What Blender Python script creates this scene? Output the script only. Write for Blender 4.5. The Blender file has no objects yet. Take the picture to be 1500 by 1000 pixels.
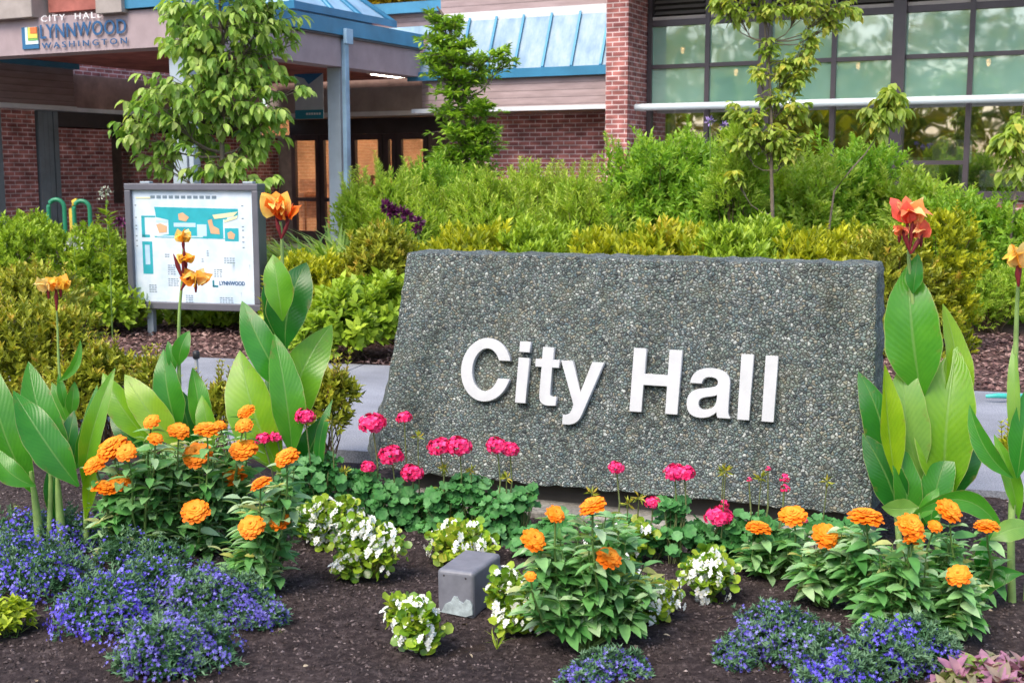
import bpy, math, random
import numpy as np
from mathutils import Vector, Matrix
C = bpy.context
SC = C.scene
COL = SC.collection
random.seed(7)
RNG = np.random.default_rng(11)
R = math.radians

# ------------------------------------------------------------------ camera
FPX, CX, CY, HORIZON, CAMH = 1800.0, 750.0, 500.0, 250.0, 1.6
PITCH = math.atan((CY - HORIZON) / FPX)
cam_data = bpy.data.cameras.new("camera")
cam = bpy.data.objects.new("camera", cam_data)
COL.objects.link(cam)
cam.location = (0, 0, CAMH)
cam.rotation_euler = (math.pi / 2 - PITCH, 0, 0)
cam_data.sensor_width = 36
cam_data.lens = 36 * FPX / 1500
cam_data.clip_end = 2000
cam_data.dof.use_dof = True
cam_data.dof.focus_distance = 5.6
cam_data.dof.aperture_fstop = 7.1
SC.camera = cam
SC.view_settings.view_transform = 'Standard'
SC.view_settings.look = 'None'
SC.view_settings.gamma = 1.0
SC.view_settings.exposure = 1.22

CAM = Vector((0, 0, CAMH))
FW = Vector((0, math.cos(PITCH), -math.sin(PITCH)))
UPV = Vector((0, math.sin(PITCH), math.cos(PITCH)))
def ray(px, py):
    return FW * FPX + Vector((1, 0, 0)) * (px - CX) + UPV * (CY - py)
def at(px, py, Y):
    d = ray(px, py)
    return CAM + d * (Y / d.y)
def ground(px, py, z=0.0):
    d = ray(px, py)
    return CAM + d * ((z - CAMH) / d.z)
def mpp(Y):                      # metres per photograph pixel at depth Y
    return Y / FPX

# ------------------------------------------------------------------ lights
w = bpy.data.worlds.new("World"); SC.world = w; w.use_nodes = True
nt = w.node_tree; nt.nodes.clear()
sky = nt.nodes.new('ShaderNodeTexSky'); sky.sky_type = 'NISHITA'; sky.sun_disc = False
SUN_EL, SUN_AZ = R(52), R(215)          # azimuth clockwise from +Y: light from behind-left of camera
sky.sun_elevation = SUN_EL; sky.sun_rotation = SUN_AZ
sky.air_density = 1.0; sky.dust_density = 2.5; sky.ozone_density = 1.0
bg = nt.nodes.new('ShaderNodeBackground'); bg.inputs[1].default_value = 0.15
wo = nt.nodes.new('ShaderNodeOutputWorld')
nt.links.new(sky.outputs[0], bg.inputs[0]); nt.links.new(bg.outputs[0], wo.inputs[0])
sl = bpy.data.lights.new("sun", 'SUN'); sun = bpy.data.objects.new("sun", sl); COL.objects.link(sun)
sl.energy = 1.4; sl.angle = R(32); sl.color = (1.0, 0.90, 0.74)
sd = Vector((math.sin(SUN_AZ) * math.cos(SUN_EL), math.cos(SUN_AZ) * math.cos(SUN_EL), math.sin(SUN_EL)))
sun.rotation_euler = sd.to_track_quat('Z', 'Y').to_euler()
sun.location = (-6, -6, 12)

# ------------------------------------------------------------------ materials
MATS = {}
def nodes(name):
    m = bpy.data.materials.new(name); m.use_nodes = True
    n = m.node_tree; n.nodes.clear()
    out = n.nodes.new('ShaderNodeOutputMaterial')
    return m, n, out
def ramp(n, stops, fac):
    r = n.nodes.new('ShaderNodeValToRGB'); e = r.color_ramp.elements
    while len(e) < len(stops): e.new(0.5)
    for i, (p, c) in enumerate(stops):
        e[i].position = p; e[i].color = (c[0], c[1], c[2], 1)
    n.links.new(fac, r.inputs[0]); return r.outputs[0]
def coords(n, scale=1.0, kind='Object', vec=None):
    tc = n.nodes.new('ShaderNodeTexCoord'); mp = n.nodes.new('ShaderNodeMapping')
    s = scale if isinstance(scale, (tuple, list)) else (scale,) * 3
    mp.inputs['Scale'].default_value = s
    n.links.new(vec if vec is not None else tc.outputs[kind], mp.inputs[0]); return mp.outputs[0]
def noise(n, vec, scale, detail=4, rough=.6):
    t = n.nodes.new('ShaderNodeTexNoise'); t.inputs['Scale'].default_value = scale
    t.inputs['Detail'].default_value = detail; t.inputs['Roughness'].default_value = rough
    n.links.new(vec, t.inputs['Vector']); return t.outputs['Fac']
def mixc(n, a, b, fac, mode='MIX'):
    m = n.nodes.new('ShaderNodeMix'); m.data_type = 'RGBA'; m.blend_type = mode
    for s, v in ((0, fac), (6, a), (7, b)):
        if isinstance(v, (int, float)): m.inputs[s].default_value = v
        elif isinstance(v, (tuple, list)): m.inputs[s].default_value = (v[0], v[1], v[2], 1)
        else: n.links.new(v, m.inputs[s])
    return m.outputs[2]
def bump(n, h, strength=.5, dist=.01, normal=None):
    b = n.nodes.new('ShaderNodeBump'); b.inputs['Strength'].default_value = strength
    b.inputs['Distance'].default_value = dist; n.links.new(h, b.inputs['Height'])
    if normal is not None: n.links.new(normal, b.inputs['Normal'])
    return b.outputs[0]
def pbsdf(n, out, col, rough=.6, spec=.4, metal=0, normal=None, link=True):
    p = n.nodes.new('ShaderNodeBsdfPrincipled')
    for k, v in (('Base Color', col), ('Roughness', rough), ('Metallic', metal)):
        if isinstance(v, (int, float)): p.inputs[k].default_value = v
        elif isinstance(v, (tuple, list)): p.inputs[k].default_value = (v[0], v[1], v[2], 1)
        else: n.links.new(v, p.inputs[k])
    p.inputs['Specular IOR Level'].default_value = spec
    if normal is not None: n.links.new(normal, p.inputs['Normal'])
    if link: n.links.new(p.outputs[0], out.inputs[0])
    return p
def plain(name, col, rough=.5, var=.25, nscale=6, spec=.4, metal=0, bscale=60, bstr=.15, bd=.003):
    if name in MATS: return MATS[name]
    m, n, out = nodes(name)
    v = coords(n)
    f = noise(n, v, nscale, 5)
    lo = tuple(c * (1 - var) for c in col); hi = tuple(min(1, c * (1 + var)) for c in col)
    c = ramp(n, [(.3, lo), (.7, hi)], f)
    nb = bump(n, noise(n, v, bscale, 3), bstr, bd)
    pbsdf(n, out, c, rough, spec, metal, nb)
    MATS[name] = m; return m
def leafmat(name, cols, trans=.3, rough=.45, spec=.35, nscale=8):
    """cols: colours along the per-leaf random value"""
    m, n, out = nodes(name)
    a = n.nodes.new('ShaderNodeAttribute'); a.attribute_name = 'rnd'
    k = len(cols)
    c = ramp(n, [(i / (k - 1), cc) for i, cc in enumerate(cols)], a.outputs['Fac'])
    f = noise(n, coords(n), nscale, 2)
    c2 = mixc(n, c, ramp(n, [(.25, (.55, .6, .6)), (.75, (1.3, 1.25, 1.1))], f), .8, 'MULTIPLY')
    p = pbsdf(n, out, c2, rough, spec, link=False)
    t = n.nodes.new('ShaderNodeBsdfTranslucent')
    tc = mixc(n, c2, (1.25, 1.2, .55), 1.0, 'MULTIPLY'); n.links.new(tc, t.inputs[0])
    mx = n.nodes.new('ShaderNodeMixShader'); mx.inputs[0].default_value = trans
    n.links.new(p.outputs[0], mx.inputs[1]); n.links.new(t.outputs[0], mx.inputs[2])
    n.links.new(mx.outputs[0], out.inputs[0])
    MATS[name] = m; return m

# ------------------------------------------------------------------ object helpers
WM = {}
def tag(o, label=None, cat=None, group=None, kind=None):
    if label: o['label'] = label
    if cat: o['category'] = cat
    if group: o['group'] = group
    if kind: o['kind'] = kind
    return o
def thing(name, loc, label, cat, group=None, rz=0):
    o = bpy.data.objects.new(name, None); COL.objects.link(o)
    o.empty_display_size = .1
    o.location = loc; o.rotation_euler = (0, 0, rz)
    WM[o.name] = Matrix.Translation(Vector(loc)) @ Matrix.Rotation(rz, 4, 'Z')
    return tag(o, label, cat, group)
def link_mesh(name, me, parent=None, world=True, loc=None, rot=None, scale=None):
    """world=True: mesh vertices are in world space -> moved into the parent's frame"""
    o = bpy.data.objects.new(name, me); COL.objects.link(o)
    if parent is not None:
        o.parent = parent
        pm = WM.get(parent.name, Matrix.Identity(4))
        if world and me.users <= 1 and loc is None:
            me.transform(pm.inverted())
        if loc is not None:
            o.matrix_basis = pm.inverted() @ Matrix.LocRotScale(Vector(loc), rot, Vector(scale or (1, 1, 1)))
            WM[o.name] = Matrix.LocRotScale(Vector(loc), rot, Vector(scale or (1, 1, 1)))
        else:
            WM[o.name] = pm
    else:
        if loc is not None:
            o.matrix_basis = Matrix.LocRotScale(Vector(loc), rot, Vector(scale or (1, 1, 1)))
        WM[o.name] = o.matrix_basis.copy()
    return o

class MB:
    def __init__(s): s.v = []; s.f = []; s.m = []; s.sm = []
    def add(s, vs, fs, mi=0, smooth=False):
        k = len(s.v); s.v += [tuple(v) for v in vs]
        for f in fs: s.f.append([k + i for i in f]); s.m.append(mi); s.sm.append(smooth)
        return s
    def box(s, x0, x1, y0, y1, z0, z1, mi=0):
        if x0 > x1: x0, x1 = x1, x0
        if y0 > y1: y0, y1 = y1, y0
        if z0 > z1: z0, z1 = z1, z0
        vs = [(x, y, z) for z in (z0, z1) for y in (y0, y1) for x in (x0, x1)]
        return s.add(vs, [(0, 2, 3, 1), (4, 5, 7, 6), (0, 1, 5, 4), (2, 6, 7, 3), (0, 4, 6, 2), (1, 3, 7, 5)], mi)
    def prism(s, poly, y0, y1, mi=0, plane='xz'):
        """poly of 2D points extruded"""
        n = len(poly)
        if plane == 'xz': a = [(p[0], y0, p[1]) for p in poly]; b = [(p[0], y1, p[1]) for p in poly]
        elif plane == 'yz': a = [(y0, p[0], p[1]) for p in poly]; b = [(y1, p[0], p[1]) for p in poly]
        else: a = [(p[0], p[1], y0) for p in poly]; b = [(p[0], p[1], y1) for p in poly]
        s.add(a + b, [tuple(range(n)), tuple(range(2 * n - 1, n - 1, -1))] + [(i, n + i, n + (i + 1) % n, (i + 1) % n) for i in range(n)], mi)
        return s
    def tube(s, pts, rad, n=6, mi=0, cap=True, smooth=True):
        pts = [Vector(p) for p in pts]
        rad = rad if isinstance(rad, (list, tuple)) else [rad] * len(pts)
        vs = []; fs = []
        for i, p in enumerate(pts):
            d = (pts[min(i + 1, len(pts) - 1)] - pts[max(i - 1, 0)])
            if d.length < 1e-9: d = Vector((0, 0, 1))
            d.normalize()
            ref = Vector((0, 0, 1)) if abs(d.z) < .9 else Vector((1, 0, 0))
            a = d.cross(ref).normalized(); b = d.cross(a)
            for k in range(n):
                t = 2 * math.pi * k / n
                vs.append(p + (a * math.cos(t) + b * math.sin(t)) * rad[i])
        for i in range(len(pts) - 1):
            for k in range(n):
                fs.append((i * n + k, i * n + (k + 1) % n, (i + 1) * n + (k + 1) % n, (i + 1) * n + k))
        s.add(vs, fs, mi, smooth)
        if cap:
            s.add([vs[k] for k in range(n)], [tuple(range(n))], mi)
            s.add([vs[-n + k] for k in range(n)], [tuple(range(n - 1, -1, -1))], mi)
        return s
    def mesh(s, name, mats):
        me = bpy.data.meshes.new(name); me.from_pydata(s.v, [], s.f)
        for m in (mats if isinstance(mats, (list, tuple)) else [mats]): me.materials.append(m)
        me.polygons.foreach_set('material_index', s.m); me.polygons.foreach_set('use_smooth', s.sm)
        me.update(); return me
    def build(s, name, mats, parent=None, world=True, bevel=0, seg=2, **kw):
        me = s.mesh(name, mats); o = link_mesh(name, me, parent, world, **kw)
        if bevel:
            md = o.modifiers.new('bevel', 'BEVEL'); md.width = bevel; md.segments = seg; md.limit_method = 'ANGLE'; md.angle_limit = R(35)
        return o

def unit(a):
    return a / np.maximum(np.linalg.norm(a, axis=-1, keepdims=True), 1e-9)
class Cloud:
    """many small copies of a template gathered in ONE mesh (leaves of one plant, petals of one flower)"""
    def __init__(s): s.V = []; s.LI = []; s.LT = []; s.R = []; s.MI = []; s.n = 0
    def add(s, tpl, pos, ax, nr, scl, rnd, mi=0):
        tv, tf = tpl; tv = np.asarray(tv, float); k = len(tv)
        pos = np.atleast_2d(np.asarray(pos, float)); N = max(len(pos), len(np.atleast_2d(np.asarray(ax, float)))); pos = np.broadcast_to(pos, (N, 3))
        if N == 0: return s
        Y = unit(np.broadcast_to(np.asarray(ax, float), (N, 3)))
        Z0 = np.broadcast_to(np.asarray(nr, float), (N, 3))
        X = np.cross(Y, Z0); bad = np.linalg.norm(X, axis=1) < 1e-3
        X[bad] = np.cross(Y[bad], np.array([.3, .5, .8])); X = unit(X); Z = np.cross(X, Y)
        sc = np.asarray(scl, float)
        if sc.ndim == 0: sc = np.full((N, 3), float(sc))
        elif sc.ndim == 1: sc = np.repeat(sc[:, None], 3, 1)
        t = tv[None] * sc[:, None, :]
        P = pos[:, None] + t[..., 0:1] * X[:, None] + t[..., 1:2] * Y[:, None] + t[..., 2:3] * Z[:, None]
        s.V.append(P.reshape(-1, 3))
        li = np.concatenate([np.asarray(f) for f in tf]); lt = np.array([len(f) for f in tf])
        s.LI.append((li[None] + (np.arange(N) * k)[:, None] + s.n).reshape(-1)); s.LT.append(np.tile(lt, N))
        s.R.append(np.repeat(np.broadcast_to(np.asarray(rnd, float), (N,)), k)); s.MI.append(np.full(N * len(tf), mi))
        s.n += N * k; return s
    def mesh(s, name, mats, smooth=True):
        me = bpy.data.meshes.new(name)
        V = np.concatenate(s.V); LI = np.concatenate(s.LI); LT = np.concatenate(s.LT)
        me.vertices.add(len(V)); me.vertices.foreach_set('co', V.astype(np.float32).ravel())
        me.loops.add(len(LI)); me.loops.foreach_set('vertex_index', LI.astype(np.int32))
        me.polygons.add(len(LT)); st = np.concatenate([[0], np.cumsum(LT)[:-1]]).astype(np.int32)
        me.polygons.foreach_set('loop_start', st)
        for m in (mats if isinstance(mats, (list, tuple)) else [mats]): me.materials.append(m)
        me.polygons.foreach_set('material_index', np.concatenate(s.MI).astype(np.int32))
        me.polygons.foreach_set('use_smooth', np.full(len(LT), smooth))
        me.update(calc_edges=True)
        a = me.attributes.new('rnd', 'FLOAT', 'POINT'); a.data.foreach_set('value', np.concatenate(s.R).astype(np.float32))
        return me
    def build(s, name, mats, parent=None, smooth=True, **kw):
        return link_mesh(name, s.mesh(name, mats, smooth), parent, **kw)

def leaf_tpl(W=.5, rows=3, fold=.12, droop=.2, p=1.0, wave=0):
    """leaf of length 1 along +Y, upper side +Z"""
    vs = [(0, 0, 0)]; fs = []
    for i in range(1, rows + 1):
        t = i / (rows + 1); wd = W / 2 * math.sin(math.pi * t ** p) ** .8
        z = -droop * t * t; f = fold * wd * 2
        wz = wave * math.sin(i * 2.1)
        vs += [(-wd, t, z + f + wz), (0, t, z), (wd, t, z + f - wz)]
    vs.append((0, 1, -droop)); last = len(vs) - 1
    fs += [(0, 2, 1), (0, 3, 2)]
    for i in range(rows - 1):
        a = 1 + 3 * i; b = a + 3
        fs += [(a, a + 1, b + 1, b), (a + 1, a + 2, b + 2, b + 1)]
    a = 1 + 3 * (rows - 1)
    fs += [(a, a + 1, last), (a + 1, a + 2, last)]
    return vs, fs
RH = ([(0, 0, 0), (-.5, .45, .1), (0, 1, -.08), (.5, .45, .1)], [(0, 3, 2), (0, 2, 1)])
def rh(w):
    return ([(x * w, y, z) for x, y, z in RH[0]], RH[1])
LF_SMALL = rh(.42)
LF_NARROW = rh(.26)
LF_OVAL = leaf_tpl(.5, 2, .12, .15)
LF_DROOP = leaf_tpl(.5, 3, .2, .35, .85)
LF_ZIN = leaf_tpl(.46, 3, .18, .3, .8)
def round_tpl(n=9, lobes=.08, cup=.12):
    """kidney / round leaf seen from above, attached at the centre of its notch"""
    vs = [(0, .12, -cup * .3)]
    for i in range(n):
        t = math.radians(-75 + 330 * i / (n - 1)) ; r = .5 * (1 + lobes * (1 if i % 2 else -1))
        vs.append((r * math.cos(t), .5 + r * math.sin(t) * 1.0 - .02, cup * (.8 + .4 * math.sin(i * 2.3))))
    return vs, [(0, i, i + 1) for i in range(1, n)]
LF_ROUND = round_tpl(11)
LF_BEG = round_tpl(8, .02, .2)

def rand_dirs(n, up=.0):
    d = RNG.normal(size=(n, 3)); d = unit(d); d[:, 2] += up; return unit(d)
def blob_points(blobs, n, shell=.8, seed=0, low=-.35, lump=.16):
    """points and outward directions near the surfaces of a union of lumpy ellipsoids"""
    vol = np.array([b[3] * b[4] + b[4] * b[5] + b[3] * b[5] for b in blobs]); pr = vol / vol.sum()
    idx = RNG.choice(len(blobs), n, p=pr); B = np.array(blobs)[idx]
    d = rand_dirs(n); 
    m = d[:, 2] < low; d[m, 2] *= -1
    ph = idx * 1.7 + seed
    k = 1 + lump * (np.sin(d[:, 0] * 5 + ph) * np.sin(d[:, 1] * 6 + ph * 2) + .6 * np.sin(d[:, 2] * 9 + d[:, 0] * 7 + ph))
    r = np.where(RNG.random(n) < shell, RNG.uniform(.8, 1.06, n), RNG.uniform(.25, .85, n)) * k
    P = B[:, :3] + d * B[:, 3:6] * r[:, None]
    dd = unit(d / B[:, 3:6])
    return P, dd, r
def rosettes(cl, P, D, tpl, size, per=6, spread=.9, up=.5, rbase=None, jit=.25, mi=0, shoot=.0):
    """leaves radiating around a shoot at every point"""
    N = len(P); D = unit(D + np.array([0, 0, up]) + RNG.normal(size=(N, 3)) * .25)
    a = np.cross(D, np.array([.31, .22, .92])); a = unit(a); b = np.cross(D, a)
    rb = RNG.random(N) if rbase is None else rbase
    off = RNG.random(N) * 6.28
    for k in range(per):
        t = off + 2.4 * k + RNG.normal(size=N) * .2
        side = a * np.cos(t)[:, None] + b * np.sin(t)[:, None]
        sp = spread * (1.15 - .7 * k / per)
        ax = unit(D + side * sp)
        nr = unit(D * 1.0 - side * .6 + RNG.normal(size=(N, 3)) * .2)
        s = size * RNG.uniform(.7, 1.2, N)
        pos = P + D * (shoot * (k / per) * size)[..., None] if np.ndim(shoot) else P + D * (shoot * k / per * size)
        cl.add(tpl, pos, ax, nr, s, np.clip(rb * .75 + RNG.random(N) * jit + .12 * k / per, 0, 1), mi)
def text_mesh(body, size, depth=.004, off=0.0, sx=1.0, align='LEFT', spacing=1.0):
    cu = bpy.data.curves.new('t', 'FONT'); cu.body = body; cu.size = size; cu.extrude = depth; cu.offset = off
    cu.align_x = align; cu.space_character = spacing; cu.resolution_u = 3
    o = bpy.data.objects.new('t', cu); COL.objects.link(o)
    C.view_layer.update()
    me = bpy.data.meshes.new_from_object(o.evaluated_get(C.evaluated_depsgraph_get()))
    bpy.data.objects.remove(o); bpy.data.curves.remove(cu)
    me.transform(Matrix.Diagonal((sx, 1, 1, 1))); return me
# ================================================================== SETTING
def soilmat(name, cols, bs=90, bstr=.9, bd=.012, rough=.95):
    m, n, out = nodes(name); v = coords(n)
    f = noise(n, v, 30, 8, .75); g = noise(n, v, 2.2, 3)
    c = ramp(n, [(.3, cols[0]), (.5, cols[1]), (.72, cols[2])], f)
    c = mixc(n, c, ramp(n, [(.35, (.75, .72, .75)), (.65, (1.2, 1.15, 1.1))], g), 1, 'MULTIPLY')
    nb = bump(n, noise(n, v, bs, 6, .8), bstr, bd)
    pbsdf(n, out, c, rough, .2, 0, nb); return m
M_ground = soilmat('ground_soil', [(.02, .014, .012), (.05, .035, .03), (.10, .07, .06)])
g = MB(); g.add([(-150, -60, -.02), (150, -60, -.02), (150, 240, -.02), (-150, 240, -.02)], [(0, 1, 2, 3)])
tag(g.build('ground', M_ground), kind='structure')

# flower bed soil: undulating sheet
def hsoil(x, y):
    return (.012 * math.sin(3.1 * x + 1.3 * y) + .010 * math.sin(7.3 * y - 2.2 * x) + .006 * math.sin(17 * x + 5 * y) * math.sin(13 * y)
            + .004 * math.sin(41 * x) * math.sin(37 * y + 2 * x) + .006)
bm_v = []; bm_f = []
NX, NY = 220, 130; X0, X1, Y0, Y1 = -3.6, 4.0, 2.4, 6.7
for j in range(NY + 1):
    for i in range(NX + 1):
        x = X0 + (X1 - X0) * i / NX; y = Y0 + (Y1 - Y0) * j / NY
        e = min(1, min(i, NX - i, j, NY - j) / 4)
        bm_v.append((x, y, (hsoil(x, y) + random.uniform(-.003, .003)) * e - .015 * (1 - e)))
for j in range(NY):
    for i in range(NX):
        a = j * (NX + 1) + i; bm_f.append((a, a + 1, a + NX + 2, a + NX + 1))
sb = MB(); sb.add(bm_v, bm_f, 0, True)
M_bed = soilmat('bed_soil', [(.014, .010, .011), (.05, .037, .038), (.15, .12, .118)], 160, 1.0, .01)
tag(sb.build('flower_bed_soil', M_bed), kind='structure')

# crumbs and chips
def crumb_tpl():
    vs = [(math.cos(a) * .5 * r, math.sin(a) * .5 * r, 0) for a, r in ((0, 1), (1.3, .8), (2.4, 1.1), (3.6, .75), (5, 1))]
    return vs + [(.05, .08, .45)], [(i, (i + 1) % 5, 5) for i in range(5)]
def rndmat(name, cols, rough=.85, spec=.2, trans=0):
    m, n, out = nodes(name); a = n.nodes.new('ShaderNodeAttribute'); a.attribute_name = 'rnd'
    k = len(cols); c = ramp(n, [(i / (k - 1), cc) for i, cc in enumerate(cols)], a.outputs['Fac'])
    c = mixc(n, c, ramp(n, [(.3, (.7, .7, .7)), (.7, (1.25, 1.25, 1.25))], noise(n, coords(n), 60, 3)), .8, 'MULTIPLY')
    pbsdf(n, out, c, rough, spec); return m
M_crumb = rndmat('soil_crumb', [(.02, .015, .015), (.05, .037, .036), (.09, .07, .07), (.19, .15, .15), (.40, .34, .31)])
N = 42000
xs = RNG.uniform(-2.6, 3.2, N); ys = 2.9 + (RNG.random(N) ** .8) * 3.4
zs = np.array([hsoil(a, b) for a, b in zip(xs, ys)]) + .001
cl = Cloud()
ang = RNG.uniform(0, 6.28, N)
cl.add(crumb_tpl(), np.c_[xs, ys, zs], np.c_[np.cos(ang), np.sin(ang), RNG.normal(size=N) * .15], np.c_[RNG.normal(size=N) * .3, RNG.normal(size=N) * .3, np.ones(N)],
       np.c_[RNG.uniform(.005, .021, N), RNG.uniform(.005, .018, N), RNG.uniform(.006, .018, N)], RNG.beta(1.7, 3.5, N))
tag(cl.build('soil_crumbs', M_crumb, smooth=False), 'dark crumbly soil and bark bits covering the flower bed', 'soil', kind='stuff')

# pathway strip
pL, pR = ground(500, 541), ground(1440, 583)
pd = (pR - pL).normalized(); pn = Vector((-pd.y, pd.x, 0))
back0 = pL - pd * 12; back1 = pR + pd * 10
PW = 2.9
def conc(name, lo, hi, sc=120, dirt=.25):
    m, n, out = nodes(name); v = coords(n)
    c = ramp(n, [(.38, lo), (.62, hi)], noise(n, v, sc, 4, .8))
    c = mixc(n, c, ramp(n, [(.35, (1 - dirt,) * 3), (.7, (1 + dirt * .5,) * 3)], noise(n, v, 1.6, 5)), 1, 'MULTIPLY')
    pbsdf(n, out, c, .85, .3, 0, bump(n, noise(n, v, sc * 1.3, 4), .5, .004)); return m
M_path = conc('path_concrete', (.16, .17, .20), (.36, .37, .42))
p = MB()
L = (back1 - back0).length
k = 0.0; jn = 3.05
while k < L:
    e = min(k + jn - .012, L)
    q = [back0 + pd * k, back0 + pd * e, back0 + pd * e - pn * PW, back0 + pd * k - pn * PW]
    p.add([(v.x, v.y, .05) for v in q] + [(v.x, v.y, -.05) for v in q], [(3, 2, 1, 0), (0, 1, 5, 4), (1, 2, 6, 5), (2, 3, 7, 6), (3, 0, 4, 7)])
    k += jn
tag(p.build('footpath', M_path), kind='structure')

# mulch behind the path
M_mul = soilmat('mulch_base', [(.05, .03, .028), (.10, .06, .055), (.17, .11, .10)], 70)
q = [back0 + pn * .0, back1 + pn * .0, back1 + pn * 4.5, back0 + pn * 4.5]
mm = MB(); mm.add([(q[0].x, q[0].y, .035), (q[1].x, q[1].y, .035), (q[2].x, q[2].y, .12), (q[3].x, q[3].y, .12)], [(0, 1, 2, 3)])
tag(mm.build('mulch_bed', M_mul), kind='structure')
M_chip = rndmat('mulch_chip', [(.07, .035, .035), (.14, .075, .07), (.24, .14, .125), (.40, .27, .24)])
N = 26000
s_ = RNG.uniform(6.5, L - 5, N); t_ = RNG.uniform(0.02, 2.8, N)
bx = back0.x + pd.x * s_ + pn.x * t_; by = back0.y + pd.y * s_ + pn.y * t_
ang = RNG.uniform(0, 6.28, N); cl = Cloud()
CHIP = ([(-.5, 0, 0), (.5, 0, .05), (.4, 1, .1), (-.45, .9, 0), (0, .5, .3)], [(0, 1, 4), (1, 2, 4), (2, 3, 4), (3, 0, 4)])
cl.add(CHIP, np.c_[bx, by, .045 + t_ * .02 + RNG.random(N) * .02], np.c_[np.cos(ang), np.sin(ang), RNG.normal(size=N) * .3], np.c_[RNG.normal(size=N) * .35, RNG.normal(size=N) * .35, np.ones(N)],
       np.c_[RNG.uniform(.012, .03, N), RNG.uniform(.02, .055, N), RNG.uniform(.01, .02, N)], RNG.random(N))
tag(cl.build('bark_mulch', M_chip, smooth=False), 'reddish brown bark chips between footpath and shrubs', 'mulch', kind='stuff')
# plaza before the building
M_plaza = conc('plaza_paving', (.20, .20, .21), (.34, .34, .35))
pz = MB(); q0 = back0 + pn * 6.2; q1 = back1 + pn * 6.2; q2 = q1 + pn * 30; q3 = q0 + pn * 30
pz.add([(v.x, v.y, .03) for v in (q0, q1, q2, q3)], [(0, 1, 2, 3)])
tag(pz.build('plaza_paving', M_plaza), kind='structure')

# ================================================================== MONUMENT SIGN
def aggregate():
    m, n, out = nodes('exposed_aggregate'); v0 = coords(n)
    # slightly warped coordinates so that pebbles are not regular
    wv = n.nodes.new('ShaderNodeTexNoise'); wv.inputs['Scale'].default_value = 40; n.links.new(v0, wv.inputs['Vector'])
    v = mixc(n, v0, wv.outputs['Color'], .012)
    vo = n.nodes.new('ShaderNodeTexVoronoi'); vo.inputs['Scale'].default_value = 73; n.links.new(v, vo.inputs['Vector'])
    v2 = n.nodes.new('ShaderNodeTexVoronoi'); v2.inputs['Scale'].default_value = 73; v2.feature = 'DISTANCE_TO_EDGE'; n.links.new(v, v2.inputs['Vector'])
    sep = n.nodes.new('ShaderNodeSeparateColor'); n.links.new(vo.outputs['Color'], sep.inputs[0])
    c = ramp(n, [(0, (.04, .05, .055)), (.14, (.09, .115, .115)), (.3, (.17, .215, .19)), (.42, (.08, .12, .135)), (.52, (.20, .24, .23)), (.62, (.12, .17, .155)), (.7, (.25, .235, .18)),
                 (.78, (.12, .145, .16)), (.87, (.36, .39, .36)), (.93, (.14, .165, .17)), (1, (.42, .45, .43))], sep.outputs[0])
    e = ramp(n, [(.0, (.13, .12, .10)), (.16, (1, 1, 1))], v2.outputs['Distance'])
    # cement matrix between pebbles
    c = mixc(n, (.075, .075, .07), c, ramp(n, [(.03, (0, 0, 0)), (.10, (1, 1, 1))], v2.outputs['Distance']))
    st = noise(n, coords(n, (3.5, 3.5, .9)), 1.6, 5, .7)
    c = mixc(n, c, ramp(n, [(.30, (.62, .64, .60)), (.5, (1, 1, 1)), (.75, (1.25, 1.25, 1.25))], st), 1, 'MULTIPLY')
    # warm lichen tint toward the foot in irregular patches
    li = noise(n, v0, 5, 5, .7)
    c = mixc(n, c, (.25, .23, .13), ramp(n, [(.52, (0, 0, 0)), (.75, (.3, .3, .3))], li))
    mp = n.nodes.new('ShaderNodeMapRange'); mp.inputs[1].default_value = 0; mp.inputs[2].default_value = .35
    n.links.new(v2.outputs['Distance'], mp.inputs[0])
    pw = n.nodes.new('ShaderNodeMath'); pw.operation = 'POWER'; pw.inputs[1].default_value = .45; n.links.new(mp.outputs[0], pw.inputs[0])
    hh = n.nodes.new('ShaderNodeMath'); hh.operation = 'ADD'; n.links.new(pw.outputs[0], hh.inputs[0])
    hm = n.nodes.new('ShaderNodeMath'); hm.operation = 'MULTIPLY'; hm.inputs[1].default_value = .8; n.links.new(sep.outputs[1], hm.inputs[0]); n.links.new(hm.outputs[0], hh.inputs[1])
    nb = bump(n, hh.outputs[0], 1.0, .008)
    pbsdf(n, out, c, .7, .35, 0, nb); return m
M_agg = aggregate()
M_white = plain('letter_white', (.47, .48, .50), .5, .09, 9, .4, 0, 40, .08)
M_plinth = conc('plinth_concrete', (.20, .19, .17), (.36, .34, .30), 60, .45)
PHI = R(14)
zb = .15
BL, BR = ground(549, 687, zb), ground(1275, 756, zb)
tS = (BR - BL).normalized(); bS = Vector((-tS.y, tS.x, 0)); vS = Vector((0, 0, math.cos(PHI))) + bS * math.sin(PHI); nS = tS.cross(vS)  # nS points to the viewer's side or back
if nS.y > 0: nF = -nS
else: nF = nS
def onslab(px, py):
    d = ray(px, py); k = nS.dot(BL - CAM) / nS.dot(d); P = CAM + d * k - BL
    return P.dot(tS), P.dot(vS)
def sp(u, v, n=0): return BL + tS * u + vS * v + nF * n
uBR = (BR - BL).length
uTL, vTL = onslab(597, 369); uTR, vTR = onslab(1285, 389); vT = (vTL + vTR) / 2
sign = thing('monument_sign', tuple((BL + BR) / 2 * 1.0 * Vector((1, 1, 0)) if False else ((BL.x + BR.x) / 2, (BL.y + BR.y) / 2, 0)),
             'pebbled grey concrete slab sign with raised white letters City Hall', 'sign')
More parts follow.
